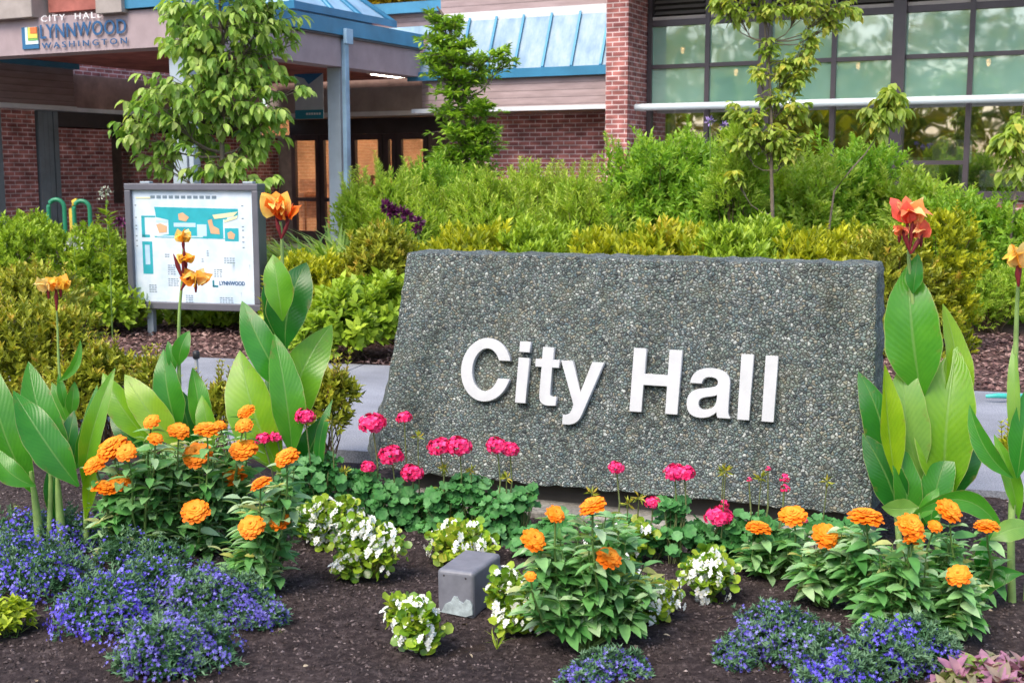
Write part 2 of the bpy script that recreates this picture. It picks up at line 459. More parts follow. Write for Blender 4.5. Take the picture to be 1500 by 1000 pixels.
# front face subdivided with slightly chipped outline; sides splay out to the back
nu, nv = 60, 28
vs = []; fs = []
def row(u0a, u1a, off, seed):
    out = []
    for j in range(nv + 1):
        v = j / nv
        for i in range(nu + 1):
            u = i / nu
            a = (0 + (uTL - 0) * v) - off * 2.1 * (1 - v * .97); b = (uBR + (uTR - uBR) * v) + off * .3 * (1 - v * .8)
            jit = .0022
            e = 3.0 if (i in (0, nu) or j in (0, nv)) else .5
            out.append((a + (b - a) * u + random.uniform(-jit, jit) * e, vT * v + random.uniform(-jit, jit) * e))
    return out
front = [sp(a, b, random.uniform(-.0012, .0012)) for a, b in row(0, 0, 0, 1)]
TH = .27
backp = [BL + tS * a + Vector((0, 0, 1)) * (b * math.cos(PHI)) + bS * (TH + b * math.sin(PHI) * 1.0 + .10 * (1 - b / vT)) for a, b in row(0, 0, .115, 2)]
W1 = nu + 1
s = MB(); nf = len(front)
fs = []
for j in range(nv):
    for i in range(nu):
        a = j * W1 + i; fs.append((a, a + 1, a + W1 + 1, a + W1)); fs.append((nf + a, nf + a + W1, nf + a + W1 + 1, nf + a + 1))
for i in range(nu):
    fs.append((i, nf + i, nf + i + 1, i + 1)); t0 = nv * W1 + i; fs.append((t0, t0 + 1, nf + t0 + 1, nf + t0))
for j in range(nv):
    a = j * W1; fs.append((a, a + W1, nf + a + W1, nf + a)); a += nu; fs.append((a, nf + a, nf + a + W1, a + W1))
s.add(front + backp, fs)
slab = s.build('slab', M_agg, sign, bevel=.009, seg=3)
# plinth: recessed neck and a projecting footing
s = MB()
def pbox(u0, u1, f0, f1, z0, z1):
    pts = [BL + tS * a + bS * b for a in (u0, u1) for b in (f0, f1)]
    vs = [(q.x, q.y, z) for z in (z0, z1) for q in pts]
    s.add(vs, [(0, 1, 3, 2), (4, 6, 7, 5), (0, 4, 5, 1), (2, 3, 7, 6), (0, 2, 6, 4), (1, 5, 7, 3)])
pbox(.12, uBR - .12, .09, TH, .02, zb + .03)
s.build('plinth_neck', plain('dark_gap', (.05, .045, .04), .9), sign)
s = MB(); pbox(.02, uBR - .0, -.10, TH + .1, -.05, .055)
s.build('footing', M_plinth, sign, bevel=.012)

# letters ------------------------------------------------------------
def bez(p0, p1, p2, p3, n=8):
    return [tuple((1 - t) ** 3 * p0[i] + 3 * (1 - t) ** 2 * t * p1[i] + 3 * (1 - t) * t * t * p2[i] + t ** 3 * p3[i] for i in (0, 1)) for t in [k / n for k in range(1, n + 1)]]
def path(start, *segs):
    pts = [start]
    for sg in segs:
        if len(sg) == 2 and not isinstance(sg[0], tuple): pts.append(sg)
        else: pts += bez(pts[-1], *sg)
    return pts
def gC():
    cx, cy, ro, so, ri, si = 372, 360, 334, 378, 182, 252
    def arc(rx, ry, ycut_top, ycut_bot, n=44):
        t0 = math.asin((ycut_top - cy) / ry); t1 = 2 * math.pi + math.asin((ycut_bot - cy) / ry)
        return [(cx + rx * math.cos(t0 + (t1 - t0) * k / n), cy + ry * math.sin(t0 + (t1 - t0) * k / n)) for k in range(n + 1)]
    return [arc(ro, so, 478, 268) + arc(ri, si, 478, 268)[::-1]]
GL = {
 'C': (gC(), 722),
 'i': ([[(68, 0), (208, 0), (208, 530), (68, 530)], [(68, 596), (208, 596), (208, 722), (68, 722)]], 278),
 't': ([path((95, 672), (95, 530), (14, 530), (14, 436), (95, 436), (95, 140), ((95, 30), (130, -8), (228, -8)), (318, -2), (318, 104), (272, 104), ((245, 104), (235, 112), (235, 140)), (235, 436), (322, 436), (322, 530), (235, 530), (235, 672))], 333),
 'y': ([path((6, 530), (206, 30), ((190, -60), (170, -100), (84, -92)), (84, -205), ((230, -222), (290, -170), (325, -80)), (548, 530), (402, 530), (280, 165), (156, 530))], 556),
 'H': ([[(70, 0), (220, 0), (220, 308), (502, 308), (502, 0), (652, 0), (652, 722), (502, 722), (502, 436), (220, 436), (220, 722), (70, 722)]], 722),
 'a': ([path((545, 18), (545, 0), (398, 0), ((388, 22), (384, 40), (383, 60)), ((330, 5), (265, -14), (192, -14)), ((88, -14), (26, 48), (26, 150)), ((26, 258), (92, 300), (205, 316)), ((305, 330), (376, 336), (376, 386)), ((376, 426), (338, 443), (286, 443)),
             ((226, 443), (196, 420), (190, 366)), (50, 366), ((56, 482), (142, 546), (292, 546)), ((432, 546), (518, 492), (518, 386)), (518, 118), ((518, 60), (524, 32), (545, 18))),
        path((376, 252), ((350, 235), (305, 230), (262, 222)), ((202, 212), (168, 195), (168, 150)), ((168, 106), (196, 84), (240, 84)), ((322, 84), (376, 130), (376, 206)))], 556),
 'l': ([[(69, 0), (209, 0), (209, 722), (69, 722)]], 278)}
def glyph_mesh(ch, depth=70):
    cu = bpy.data.curves.new('g', 'CURVE'); cu.dimensions = '2D'; cu.fill_mode = 'BOTH'; cu.extrude = depth / 2; cu.bevel_depth = 5; cu.bevel_resolution = 1; cu.offset = -5
    for c in GL[ch][0]:
        sp_ = cu.splines.new('POLY'); sp_.points.add(len(c) - 1)
        for i, q in enumerate(c): sp_.points[i].co = (q[0], q[1], 0, 1)
        sp_.use_cyclic_u = True
    o = bpy.data.objects.new('g', cu); COL.objects.link(o); C.view_layer.update()
    me = bpy.data.meshes.new_from_object(o.evaluated_get(C.evaluated_depsgraph_get()))
    bpy.data.objects.remove(o); bpy.data.curves.remove(cu); return me
u0, v0 = onslab(755, 590); u1, v1 = onslab(1135, 619)
uC, vC = onslab(679, 541)
adv = 722 + 278 + 333 + 556 + 278 + 722 + 556 + 278 + 209 - 38
SX = (u1 - uC) / adv
uh, vh0 = onslab(917, 603); _, vh1 = onslab(932, 511)
SZ = (vh1 - vh0) / 722
x = 0.0
for ch in 'City Hall':
    if ch == ' ': x += 278; continue
    me = glyph_mesh(ch)
    uu = uC + (x - 38) * SX
    vb = v0 + (v1 - v0) * ((uu - u0) / (u1 - u0))
    B = Matrix.Translation(sp(uu, vb, .018)) @ Matrix((( tS.x, vS.x, nF.x, 0), (tS.y, vS.y, nF.y, 0), (tS.z, vS.z, nF.z, 0), (0, 0, 0, 1))) @ Matrix.Diagonal((SX, SZ, SX, 1))
    me.transform(B); me.materials.clear(); me.materials.append(M_white)
    link_mesh('letter', me, sign)
    x += GL[ch][1]

# ================================================================== BUILDING
TH27 = R(27)
U = Vector((math.cos(TH27), -math.sin(TH27), 0)); Wd = Vector((math.sin(TH27), math.cos(TH27), 0))
def onb(px, py, b):
    d = ray(px, py); k = (b - CAM.dot(Wd)) / d.dot(Wd); P = CAM + d * k; return P.dot(U), P.z
def ona(px, py, a):
    d = ray(px, py); k = (a - CAM.dot(U)) / d.dot(U); P = CAM + d * k; return P.dot(Wd), P.z
def brick(name, c1, c2, mortar, sx=1.0):
    m, n, out = nodes(name)
    tc = n.nodes.new('ShaderNodeTexCoord'); sep = n.nodes.new('ShaderNodeSeparateXYZ'); n.links.new(tc.outputs['Object'], sep.inputs[0])
    ad = n.nodes.new('ShaderNodeMath'); ad.operation = 'ADD'; n.links.new(sep.outputs[0], ad.inputs[0]); n.links.new(sep.outputs[1], ad.inputs[1])
    cb = n.nodes.new('ShaderNodeCombineXYZ'); n.links.new(ad.outputs[0], cb.inputs[0]); n.links.new(sep.outputs[2], cb.inputs[1])
    b = n.nodes.new('ShaderNodeTexBrick'); b.inputs['Scale'].default_value = 1
    b.inputs['Brick Width'].default_value = .21; b.inputs['Row Height'].default_value = .072; b.inputs['Mortar Size'].default_value = .009
    b.inputs['Color1'].default_value = (*c1, 1); b.inputs['Color2'].default_value = (*c2, 1); b.inputs['Mortar'].default_value = (*mortar, 1); b.inputs['Bias'].default_value = -.1
    b.inputs['Mortar Smooth'].default_value = .3
    n.links.new(cb.outputs[0], b.inputs['Vector'])
    c = mixc(n, b.outputs['Color'], ramp(n, [(.3, (.65, .62, .65)), (.7, (1.3, 1.3, 1.3))], noise(n, coords(n), 2.2, 5)), .8, 'MULTIPLY')
    c = mixc(n, c, ramp(n, [(.3, (.6, .6, .6)), (.7, (1.4, 1.35, 1.35))], noise(n, coords(n, (4.7, 4.7, 13.8)), 1, 0)), .7, 'MULTIPLY')
    nb = bump(n, b.outputs['Fac'], -.6, .008)
    pbsdf(n, out, c, .85, .25, 0, nb); return m
M_brick = brick('red_brick', (.38, .145, .125), (.23, .08, .078), (.56, .44, .42))
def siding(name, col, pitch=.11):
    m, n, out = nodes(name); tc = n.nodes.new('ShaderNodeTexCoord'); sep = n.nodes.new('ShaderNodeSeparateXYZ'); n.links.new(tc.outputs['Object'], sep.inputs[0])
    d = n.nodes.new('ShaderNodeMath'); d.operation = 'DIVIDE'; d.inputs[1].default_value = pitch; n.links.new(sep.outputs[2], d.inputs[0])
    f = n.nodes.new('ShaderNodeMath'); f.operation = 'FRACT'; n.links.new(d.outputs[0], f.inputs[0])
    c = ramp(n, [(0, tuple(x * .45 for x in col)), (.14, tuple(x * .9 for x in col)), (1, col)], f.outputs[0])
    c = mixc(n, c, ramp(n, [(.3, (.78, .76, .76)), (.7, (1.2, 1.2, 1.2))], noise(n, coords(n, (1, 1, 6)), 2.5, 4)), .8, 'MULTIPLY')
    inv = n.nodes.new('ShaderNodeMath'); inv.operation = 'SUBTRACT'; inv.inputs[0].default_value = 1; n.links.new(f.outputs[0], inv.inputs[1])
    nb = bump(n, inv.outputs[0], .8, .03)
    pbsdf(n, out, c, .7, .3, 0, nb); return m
M_side = siding('mauve_siding', (.33, .25, .25))
M_stucco = plain('mauve_stucco', (.36, .285, .30), .8, .12, 3, .2)
M_blue = plain('blue_metal', (.045, .21, .36), .35, .2, 2, .5, .2)
M_ltblue = plain('pale_blue_metal', (.30, .46, .60), .4, .25, 2.5, .5, .2)
M_whitetrim = plain('pale_trim', (.62, .64, .66), .5, .12, 3)
M_dark = plain('dark_bronze', (.035, .028, .030), .4, .3, 4, .5)
M_brown = plain('brown_soffit', (.26, .17, .145), .8, .3, 3, .2)
M_taupe = plain('taupe_panel', (.34, .30, .28), .7, .2, 3, .2)
M_redwood = plain('red_soffit', (.32, .11, .09), .7, .4, 3, .2)
M_col = plain('column_blue_grey', (.34, .40, .45), .45, .12, 3, .4, .1)
def glassmat(name, tint, base=(.02, .02, .02), tr=.6, rough=.0):
    m, n, out = nodes(name)
    p = n.nodes.new('ShaderNodeBsdfGlossy'); p.inputs['Roughness'].default_value = .02; p.inputs[0].default_value = (.95, .95, .95, 1)
    t = n.nodes.new('ShaderNodeBsdfTransparent'); t.inputs[0].default_value = (*tint, 1)
    nb = bump(n, noise(n, coords(n), 1.3, 2), .05, .05); n.links.new(nb, p.inputs['Normal'])
    mx = n.nodes.new('ShaderNodeMixShader'); mx.inputs[0].default_value = 1 - tr
    n.links.new(t.outputs[0], mx.inputs[1]); n.links.new(p.outputs[0], mx.inputs[2]); n.links.new(mx.outputs[0], out.inputs[0]); return m
M_glassd = glassmat('dark_glass', (.72, .70, .66), (.02, .02, .02), .62)
def tealmat():
    m, n, out = nodes('teal_spandrel_glass')
    v = coords(n, (1, 1, 1)); f = noise(n, v, .8, 3)
    c = ramp(n, [(.3, (.22, .44, .34)), (.7, (.36, .62, .52))], f)
    p = pbsdf(n, out, c, .05, 1.0, link=False)
    t = n.nodes.new('ShaderNodeBsdfTransparent'); t.inputs[0].default_value = (.95, .9, .8, 1)
    mx = n.nodes.new('ShaderNodeMixShader'); mx.inputs[0].default_value = .82
    n.links.new(t.outputs[0], mx.inputs[1]); n.links.new(p.outputs[0], mx.inputs[2])
    gl = n.nodes.new('ShaderNodeBsdfGlossy'); gl.inputs['Roughness'].default_value = .03; gl.inputs[0].default_value = (.95, 1, .95, 1)
    n.links.new(bump(n, noise(n, coords(n), 1.1, 2), .06, .05), gl.inputs['Normal'])
    m2 = n.nodes.new('ShaderNodeMixShader'); m2.inputs[0].default_value = .22
    n.links.new(mx.outputs[0], m2.inputs[1]); n.links.new(gl.outputs[0], m2.inputs[2]); n.links.new(m2.outputs[0], out.inputs[0]); return m
M_teal = tealmat()
def emis(name, col, st):
    m, n, out = nodes(name); e = n.nodes.new('ShaderNodeEmission'); e.inputs[0].default_value = (*col, 1); e.inputs[1].default_value = st
    n.links.new(e.outputs[0], out.inputs[0]); return m
M_lamp = emis('warm_lamp', (1, .62, .35), 14)
hall = thing('city_hall_building', (0, 0, 0), 'low brick and mauve siding civic building with blue metal roofs and tall teal glazing', 'building', rz=-TH27)
def hb(name, mat, mb, parent=None, **kw):      # coordinates are already in the building's own frame
    return mb.build(name, mat, parent or hall, world=False, **kw)
Bf = 17.7                                       # pillar front plane
aP0 = onb(887, 150, Bf)[0]; aP1 = onb(919, 150, Bf)[0]; Bg = ona(948, 150, aP1)[0]   # glazing plane
hb('brick_pillar', M_brick, MB().box(aP0, aP1, Bf, Bg + .3, 0, 5.2))
# ---- middle wing
Bs = 17.95; zbot = onb(800, 155, Bs)[1]; zev = onb(800, 104, Bs)[1]; aM0 = onb(628, 150, Bs)[0]
m_ = MB(); m_.prism([(aM0, Bs), (aP0 - .01, Bs), (aP0 - .01, Bs + 3), (aM0 - .3, Bs + 3), (aM0 - .3, Bs + .28)], zbot, zev, plane='xy')
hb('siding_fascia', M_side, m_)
m_ = MB().box(aM0 - .25, aP0 - .01, Bs - .03, Bs + .02, zbot - .07, zbot - .002).box(aM0 - .34, aM0 - .25, Bs, Bs + 1, zbot - .07, zbot - .002)
hb('drip_edge', M_whitetrim, m_)
hb('brick_wall', M_brick, MB().box(aM0 - .1, aP0 + .02, Bs + .85, Bs + 1.2, 0, zbot - .08))
# blue metal roof with standing seams
zr = onb(800, 24, Bs + .3)[1]
m_ = MB(); ye0, ye1 = Bs - .06, Bs + .30
m_.add([(aM0 - .35, ye0, zev + .02), (aP0 - .005, ye0, zev + .02), (aP0 - .005, ye1, zr), (aM0 + .1, ye1, zr), (aM0 - .35, ye0, zev - .05), (aP0 - .005, ye0, zev - .05), (aP0 - .005, ye1, zev), (aM0 + .1, ye1, zev)],
       [(0, 1, 2, 3), (4, 5, 1, 0), (5, 6, 2, 1), (7, 4, 0, 3), (6, 7, 3, 2)])
def roofmat():
    m, n, out = nodes('weathered_blue_roof'); v = coords(n, (1, .4, .4))
    c = ramp(n, [(.3, (.10, .20, .32)), (.5, (.21, .31, .40)), (.7, (.33, .39, .42))], noise(n, v, 4, 6, .7))
    pbsdf(n, out, c, .45, .5, .1); return m
rf = hb('metal_roof', roofmat(), m_)
a = aM0 + .2; seam = MB()
step = (onb(838, 100, Bs)[0] - onb(796, 100, Bs)[0])
aa = onb(882, 100, Bs)[0]
while aa > aM0 - .3:
    sl_ = Vector((0, ye1 - ye0, zr - zev - .02)); 
    p0 = Vector((aa, ye0 - .002, zev + .022)); p1 = Vector((aa, ye1, zr + .003))
    seam.add([(aa - .02, p0.y, p0.z), (aa + .02, p0.y, p0.z), (aa + .02, p1.y, p1.z), (aa - .02, p1.y, p1.z), (aa - .02, p0.y - .02, p0.z + .045), (aa + .02, p0.y - .02, p0.z + .045), (aa + .02, p1.y - .02, p1.z + .045), (aa - .02, p1.y - .02, p1.z + .045)],
             [(4, 5, 6, 7), (0, 4, 7, 3), (1, 2, 6, 5), (0, 1, 5, 4), (3, 7, 6, 2)])
    aa -= step
hb('roof_seams', M_blue, seam)
hb('roof_edge', M_blue, MB().box(aM0 - .36, aP0 - .006, ye0 - .03, ye0 - .001, zev - .09, zev + .05))
Bu = Bs + .32; aU0 = onb(645, 20, Bu)[0]
zt1 = onb(800, 11, Bu)[1]
hb('roof_flashing', M_whitetrim, MB().box(aU0, aP0 - .005, Bu, Bu + .1, zr - .05, zt1))
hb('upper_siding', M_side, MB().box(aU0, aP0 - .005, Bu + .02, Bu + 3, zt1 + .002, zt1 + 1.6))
# ---- brick side wall under overhang is dark, glazing wing
zt = lambda px, py: onb(px, py, Bg)[1]
aG0 = aP1 + .01; aG1 = onb(1600, 100, Bg)[0]
z_bar = zt(1200, 151); z_mid = zt(1200, 89); z_top = zt(1200, 22); z_hi = z_top + .42; z_sill = zt(1480, 288); 
z_low = zt(1470, 238)
mull_px = [953, 1037, 1122, 1222, 1317, 1422, 1530]
mull = [onb(p_, 100, Bg)[0] for p_ in mull_px]
M_mull = plain('mullion_brown', (.075, .06, .068), .4, .15, 3, .5, .3)
f_ = MB()
for i, a in enumerate(mull):
    wd = .035 if i not in (2, 4) else .09
    f_.box(a - wd, a + wd, Bg - .06 - (.06 if i in (2, 4) else 0), Bg + .05, z_sill, z_hi + .3)
for z, h in ((z_mid, .03), (z_top, .045), (z_bar, .05), (z_sill + .02, .05)):
    for i in range(len(mull) - 1):
        f_.box(mull[i] + .09, mull[i + 1] - .09, Bg - .05, Bg + .04, z - h, z + h)
        f_.box(mull[i] + .034, mull[i] + .0905, Bg - .05 + .001, Bg + .039, z - h + .001, z + h - .001)
        f_.box(mull[i + 1] - .0905, mull[i + 1] - .034, Bg - .05 + .001, Bg + .039, z - h + .001, z + h - .001)
f_.box(mull[4] + .09, mull[5] - .036, Bg - .05, Bg + .04, z_low - .03, z_low + .03)
f_.box(aG0, mull[0] - .036, Bg - .04, Bg + .05, z_sill, z_hi + .3)
gf = hb('window_frame', M_mull, f_)
# white track and colour stripes behind the teal glass
for i in range(len(mull) - 1):
    for z0, z1 in ((z_bar + .05, z_mid - .03), (z_mid + .03, z_top - .045)):
        hb('window_pane', M_teal, MB().box(mull[i] + .035, mull[i + 1] - .035, Bg - .004, Bg + .012, z0, z1))
    hb('window_pane', M_glassd, MB().box(mull[i] + .035, mull[i + 1] - .035, Bg - .004, Bg + .012, z_sill + .07, z_bar - .05))
hb('louvre_frame', plain('taupe_metal', (.45, .38, .36), .5, .1), MB().box(mull[0], aG1, Bg - .03, Bg + .02, z_top + .05, z_top + .1).box(mull[0], aG1, Bg - .03, Bg + .02, z_hi, z_hi + .06))
lv = MB()
for i in range(len(mull) - 1):
    for k in range(4):
        z = z_top + .13 + k * .085
        lv.add([(mull[i] + .06, Bg - .04, z), (mull[i + 1] - .06, Bg - .04, z), (mull[i + 1] - .06, Bg + .04, z + .055), (mull[i] + .06, Bg + .04, z + .055)], [(0, 1, 2, 3), (3, 2, 1, 0)])
hb('louvres', M_taupe, lv)
hb('louvre_backing', M_dark, MB().box(mull[0], aG1, Bg + .06, Bg + .1, z_top + .05, z_hi + .3))
hb('roof_overhang', M_whitetrim, MB().box(aP1 - .1, aG1, Bg - 1.6, Bg + .3, z_hi + .32, z_hi + .9))
hb('sill_wall', M_brick, MB().box(aG0, aG1, Bg - .1, Bg + .3, 0, z_sill - .05))
hb('window_sill', M_mull, MB().box(aG0, aG1, Bg - .16, Bg + .1, z_sill - .048, z_sill - .002))
# sunshade rail
aR0 = onb(927, 155, Bg - .5)[0]; zR = onb(1200, 151, Bg - .5)[1]
rl = MB(); rl.tube([(aR0, Bg - .5, zR), (aG1, Bg - .5, zR)], .055, 10)
for a in mull[1:]: rl.tube([(a, Bg - .5, zR), (a, Bg - .05, zR)], .025, 6)
hb('sunshade_rail', plain('rail_white', (.66, .74, .78), .3, .05, 2, .5, .1), rl)
# interior: floor, back wall, ceiling and white track columns
M_int = plain('interior_wall', (.12, .08, .05), .8, .3, 1.2); M_intf = plain('interior_floor', (.10, .07, .05), .6, .3, 2)
hb('interior', M_int, MB().box(aG0, aG1, Bg + 5, Bg + 5.1, 0, z_hi).box(aG0 - .1, aG0, Bg + .31, Bg + 5, 0, z_hi))
hb('interior_floor', M_intf, MB().box(aG0, aG1, Bg + .31, Bg + 5, z_sill - .9, z_sill - .85))
hb('interior_ceiling', M_int, MB().box(aG0, aG1, Bg + .12, Bg + 5, z_hi + .32, z_hi + .4))
hb('interior_column', M_whitetrim, MB().box(*(lambda a: (a - .05, a + .05))(onb(984, 100, Bg + .3)[0]), Bg + .3, Bg + .4, 0, z_hi))
for px, py in ((1078, 106), (1257, 97), (1448, 92), (1000, 74)):
    a_, z_ = onb(px, py, Bg + .5); l_ = MB()
    l_.tube([(a_, Bg + .5, z_ + .05), (a_, Bg + .5, z_ + .02), (a_, Bg + .5, z_ - .05)], [.02, .035, .02], 8)
    hb('ceiling_lamp', M_lamp, l_)
for px, py, w_, h_ in ((1390, 222, .5, .35), (1345, 245, .35, .3), (1475, 262, .8, .25), (1300, 214, .25, .2), (1245, 235, .6, .2)):
    a_, z_ = onb(px, py, Bg + 1.5)
    hb('desk', M_whitetrim if px > 1320 else plain('orange_wood', (.5, .22, .06), .5), MB().box(a_ - w_ / 2, a_ + w_ / 2, Bg + 1.5, Bg + 2.2, z_ - h_ / 2, z_ + h_ / 2).box(a_ - w_ / 2 + .03, a_ - w_ / 2 + .1, Bg + 1.55, Bg + 1.62, z_sill - .85, z_ - h_ / 2).box(a_ + w_ / 2 - .1, a_ + w_ / 2 - .03, Bg + 1.55, Bg + 1.62, z_sill - .85, z_ - h_ / 2), bevel=.01)
# ---- entrance wall (back of court)
Bd = 21.6; aL = -16.34
zD = onb(550, 172, Bd)[1]; zlin = onb(550, 196, Bd)[1]
hb('entrance_soffit', M_taupe, MB().box(aL - .2, aM0 + .1, Bd - .5, Bd + .2, zD, onb(550, 128, Bd - .5)[1]))
zs_ = onb(550, 128, Bd - .5)[1]
hb('court_wall', M_brown, MB().box(aL - .2, aM0 + 2.5, Bd - .45, Bd + .19, zs_ + .003, onb(560, 84, Bd - .45)[1]))
hb('soffit_trim', M_whitetrim, MB().box(aL, aM0 + .1, Bd - .53, Bd - .501, zD + .0, zD + .09))
hb('entrance_head', M_dark, MB().box(aL, aM0 + 2, Bd - .02, Bd + .1, zlin, zD - .01))
dpx = [(385, 428, 0), (431, 466, 1), (473, 515, 1), (519, 558, 1), (567, 578, 1), (586, 624, 1), (628, 700, 0)]
M_door = plain('door_frame_dark', (.05, .035, .04), .4, .2, 4)
for x0, x1, k in dpx:
    a0 = onb(x0, 250, Bd)[0]; a1 = onb(x1, 250, Bd)[0]
    if k == 0:
        hb('wall_panel', plain('panel_brown', (.13, .10, .095), .7), MB().box(a0, a1, Bd, Bd + .08, .03, zlin - .001)); continue
    zt_ = zlin - .002
    d_ = MB().box(a0 - .05, a0 + .05, Bd - .03, Bd + .06, .04, zt_).box(a1 - .05, a1 + .05, Bd - .03, Bd + .06, .04, zt_).box(a0 + .05, a1 - .05, Bd - .025, Bd + .055, zt_ - .12, zt_ - .001).box(a0 + .05, a1 - .05, Bd - .025, Bd + .055, .04, .32).box(a0 + .05, a1 - .05, Bd - .028, Bd + .03, .95, 1.03)
    dr = hb('door', M_door, d_)
    MB().box(a0 + .05, a1 - .05, Bd, Bd + .01, .32, zt_ - .12).build('door_glass', glassmat('door_glass', (.9, .85, .8), (.02, .02, .02), .85) if 'dg' not in MATS else MATS['dg'], dr, world=False)
for i in range(len(dpx) - 1):
    a0 = onb(dpx[i][1], 250, Bd)[0] + .051; a1 = onb(dpx[i + 1][0], 250, Bd)[0] - .051
    if a1 > a0 + .01: hb('door_jamb', M_dark, MB().box(a0, a1, Bd - .01, Bd + .07, .03, zlin - .004))
# lobby behind the doors
M_lobby = plain('lobby_wall', (.42, .27, .17), .8, .35, 1.5)
hb('lobby', M_lobby, MB().box(aL - 4, aM0 + 2, Bd + 3.5, Bd + 3.6, 0, zD + .2).box(aL - 4.1, aL - 4, Bd + .2, Bd + 3.5, 0, zD + .2).box(aL - 4, aM0 + 2, Bd + .25, Bd + 3.5, zD + .2, zD + .3).box(aL - 4, aM0 + 2, Bd + .25, Bd + 3.5, .02, .04))
for a_ in (aL - 2.8, aL - 1.2, aL + .6, aL + 2.3, aL + 4):
    pass
    hb('lobby_lamp', emis('lobby_light', (1, .80, .58), 42), MB().box(a_ - .3, a_ + .3, Bd + 1.5, Bd + 1.8, zD + .12, zD + .16))
for px, w_, h_ in ((440, .5, 1.1), (485, .4, 1.3), (535, .9, 1.0), (553, .3, 1.5), (605, .7, 1.0), (617, .25, 1.5)):
    a_ = onb(px, 260, Bd + 1.8)[0]; d_ = MB().box(a_ - w_ / 2, a_ + w_ / 2, Bd + 1.6, Bd + 2.1, h_ - .08, h_).box(a_ - w_ / 2 + .04, a_ - w_ / 2 + .1, Bd + 1.65, Bd + 1.72, .04, h_ - .08).box(a_ + w_ / 2 - .1, a_ + w_ / 2 - .04, Bd + 1.65, Bd + 1.72, .04, h_ - .08).box(a_ - w_ / 2, a_ + w_ / 2, Bd + 2.1, Bd + 2.15, .5, h_ + .3)
    hb('lobby_furniture', plain('lobby_wood', (.30, .16, .09), .5, .3), d_)
# ---- left wing
bl = lambda px, py: ona(px, py, aL)
zl0 = ona(0, 150, aL)[1]; zl1 = ona(50, 97, aL)[1]
b0 = ona(-60, 150, aL)[0]; b1 = ona(108, 150, aL)[0]
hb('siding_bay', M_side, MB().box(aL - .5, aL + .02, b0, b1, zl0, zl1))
hb('drip_edge', M_whitetrim, MB().box(aL - .5, aL + .05, b0, b1 + .02, zl0 - .07, zl0 - .002))
hb('blue_roof_edge', M_blue, MB().box(aL - .6, aL + .12, b0, b1 + .05, zl1 + .002, zl1 + .09))
m_ = MB(); m_.add([(aL + .1, b0, zl1 + .092), (aL + .1, b1 + .05, zl1 + .092), (aL - .9, b1 - .2, zl1 + .32), (aL - .9, b0, zl1 + .32)], [(0, 1, 2, 3), (3, 2, 1, 0)])
hb('metal_roof', M_ltblue, m_)
aL2 = aL - .25
hb('recessed_siding', M_brown, MB().box(aL2 - .3, aL2, b1 + .03, Bd - .6, zl0, zl1 - .05))
hb('drip_edge', M_whitetrim, MB().box(aL2 - .28, aL2 + .03, b1 + .03, Bd - .6, zl0 - .07, zl0 - .002))
bk = lambda px: ona(px, 250, aL2)[0]
hb('brick_wall', M_brick, MB().box(aL2 - .3, aL2 - .05, b0, bk(58), 0, zl0 - .071))
hb('brick_wall', M_brick, MB().box(aL2 - .3, aL2 - .05, bk(90), bk(168), 0, zl0 - .35))
hb('brick_wall', M_brick, MB().box(aL2 - .35, aL2 - .08, bk(168), Bd, 0, 1.0))
hb('window_recess', M_dark, MB().box(aL2 - .6, aL2 - .5, bk(58), Bd, 0, zl0 - .071).box(aL2 - .5, aL2 - .06, bk(90), Bd - .6, zl0 - .33, zl0 - .071))
hb('brick_wall', M_brick, MB().box(aL2 - .34, aL2 - .07, bk(208), Bd, 1.0, 2.3))
hb('window_pane', M_glassd, MB().box(aL2 - .3, aL2 - .28, bk(169), bk(207), 1.0, zl0 - .35))
pp = MB()
for px in (64, 71, 78, 86): 
    b_ = bk(px); pp.box(aL2 - .09, aL2 - .01, b_ - .05, b_ + .05, 0, zl0 - .08)
hb('downpipe', plain('pipe_grey', (.16, .19, .21), .5, .2, 3, .4, .2), pp)
pp = MB(); b_ = bk(1); pp.box(aL2 - .09, aL2 - .0, b_ - .06, b_ + .06, 0, zl0 - .08); hb('downpipe', plain('pipe_grey', (.2, .25, .26), .5), pp)
# wall above/behind the lettered beam
zz = ona(100, 68, aL2 - .5)[1]
hb('upper_brick', M_brick, MB().box(aL - 1.5, aL - .9, b0 - 1, Bd, zl1 + .0, zl1 + 2.6))

# ================================================================== ENTRANCE CANOPY
aC = -10.85; bC = ona(262, 66, aC)[0]; zc = ona(262, 66, aC)[1]
canopy = thing('entrance_canopy', (0, 0, 0), 'mauve beam canopy with bright blue fascia and raised city lettering at the entrance', 'canopy', rz=-TH27)
def cb(name, mat, mb, **kw): return mb.build(name, mat, canopy, world=False, **kw)
zbt = ona(500, 98, aC)[1]; zbm = ona(500, 53, aC)[1]; zft = ona(500, 30, aC)[1]
aW = onb(-60, 60, bC)[0]
bE = Bs - .02
cb('beam', M_stucco, MB().box(aC - .35, aC, bC, bE, zbt, zbm))
cb('beam', M_stucco, MB().box(aW, aC - .351, bC, bC + .35, zbt, zbm + .02))
cb('blue_fascia', M_blue, MB().box(aC - .3, aC + .07, bC - .07, bE, zbm + .004, zft))
zf2 = onb(200, 13, bC)[1]
cb('blue_fascia', M_blue, MB().box(onb(176, 8, bC)[0], aC - .301, bC - .06, bC + .3, zf2, zf2 + .5))
cb('fascia_trim', M_dark, MB().box(aC - .0, aC + .05, bC, bE, zbm - .03, zbm + .002))
cb('soffit', M_redwood, MB().box(aL + .02, aC - .352, bC + .36, Bd - .55, zbt + .25, zbt + .3))
cb('soffit', M_brown, MB().box(aC - 1.2, aC - .353, bC + .36, bE + 1, zbt + .12, zbt + .2))
M_light = emis('soffit_light', (1, .85, .7), 8)
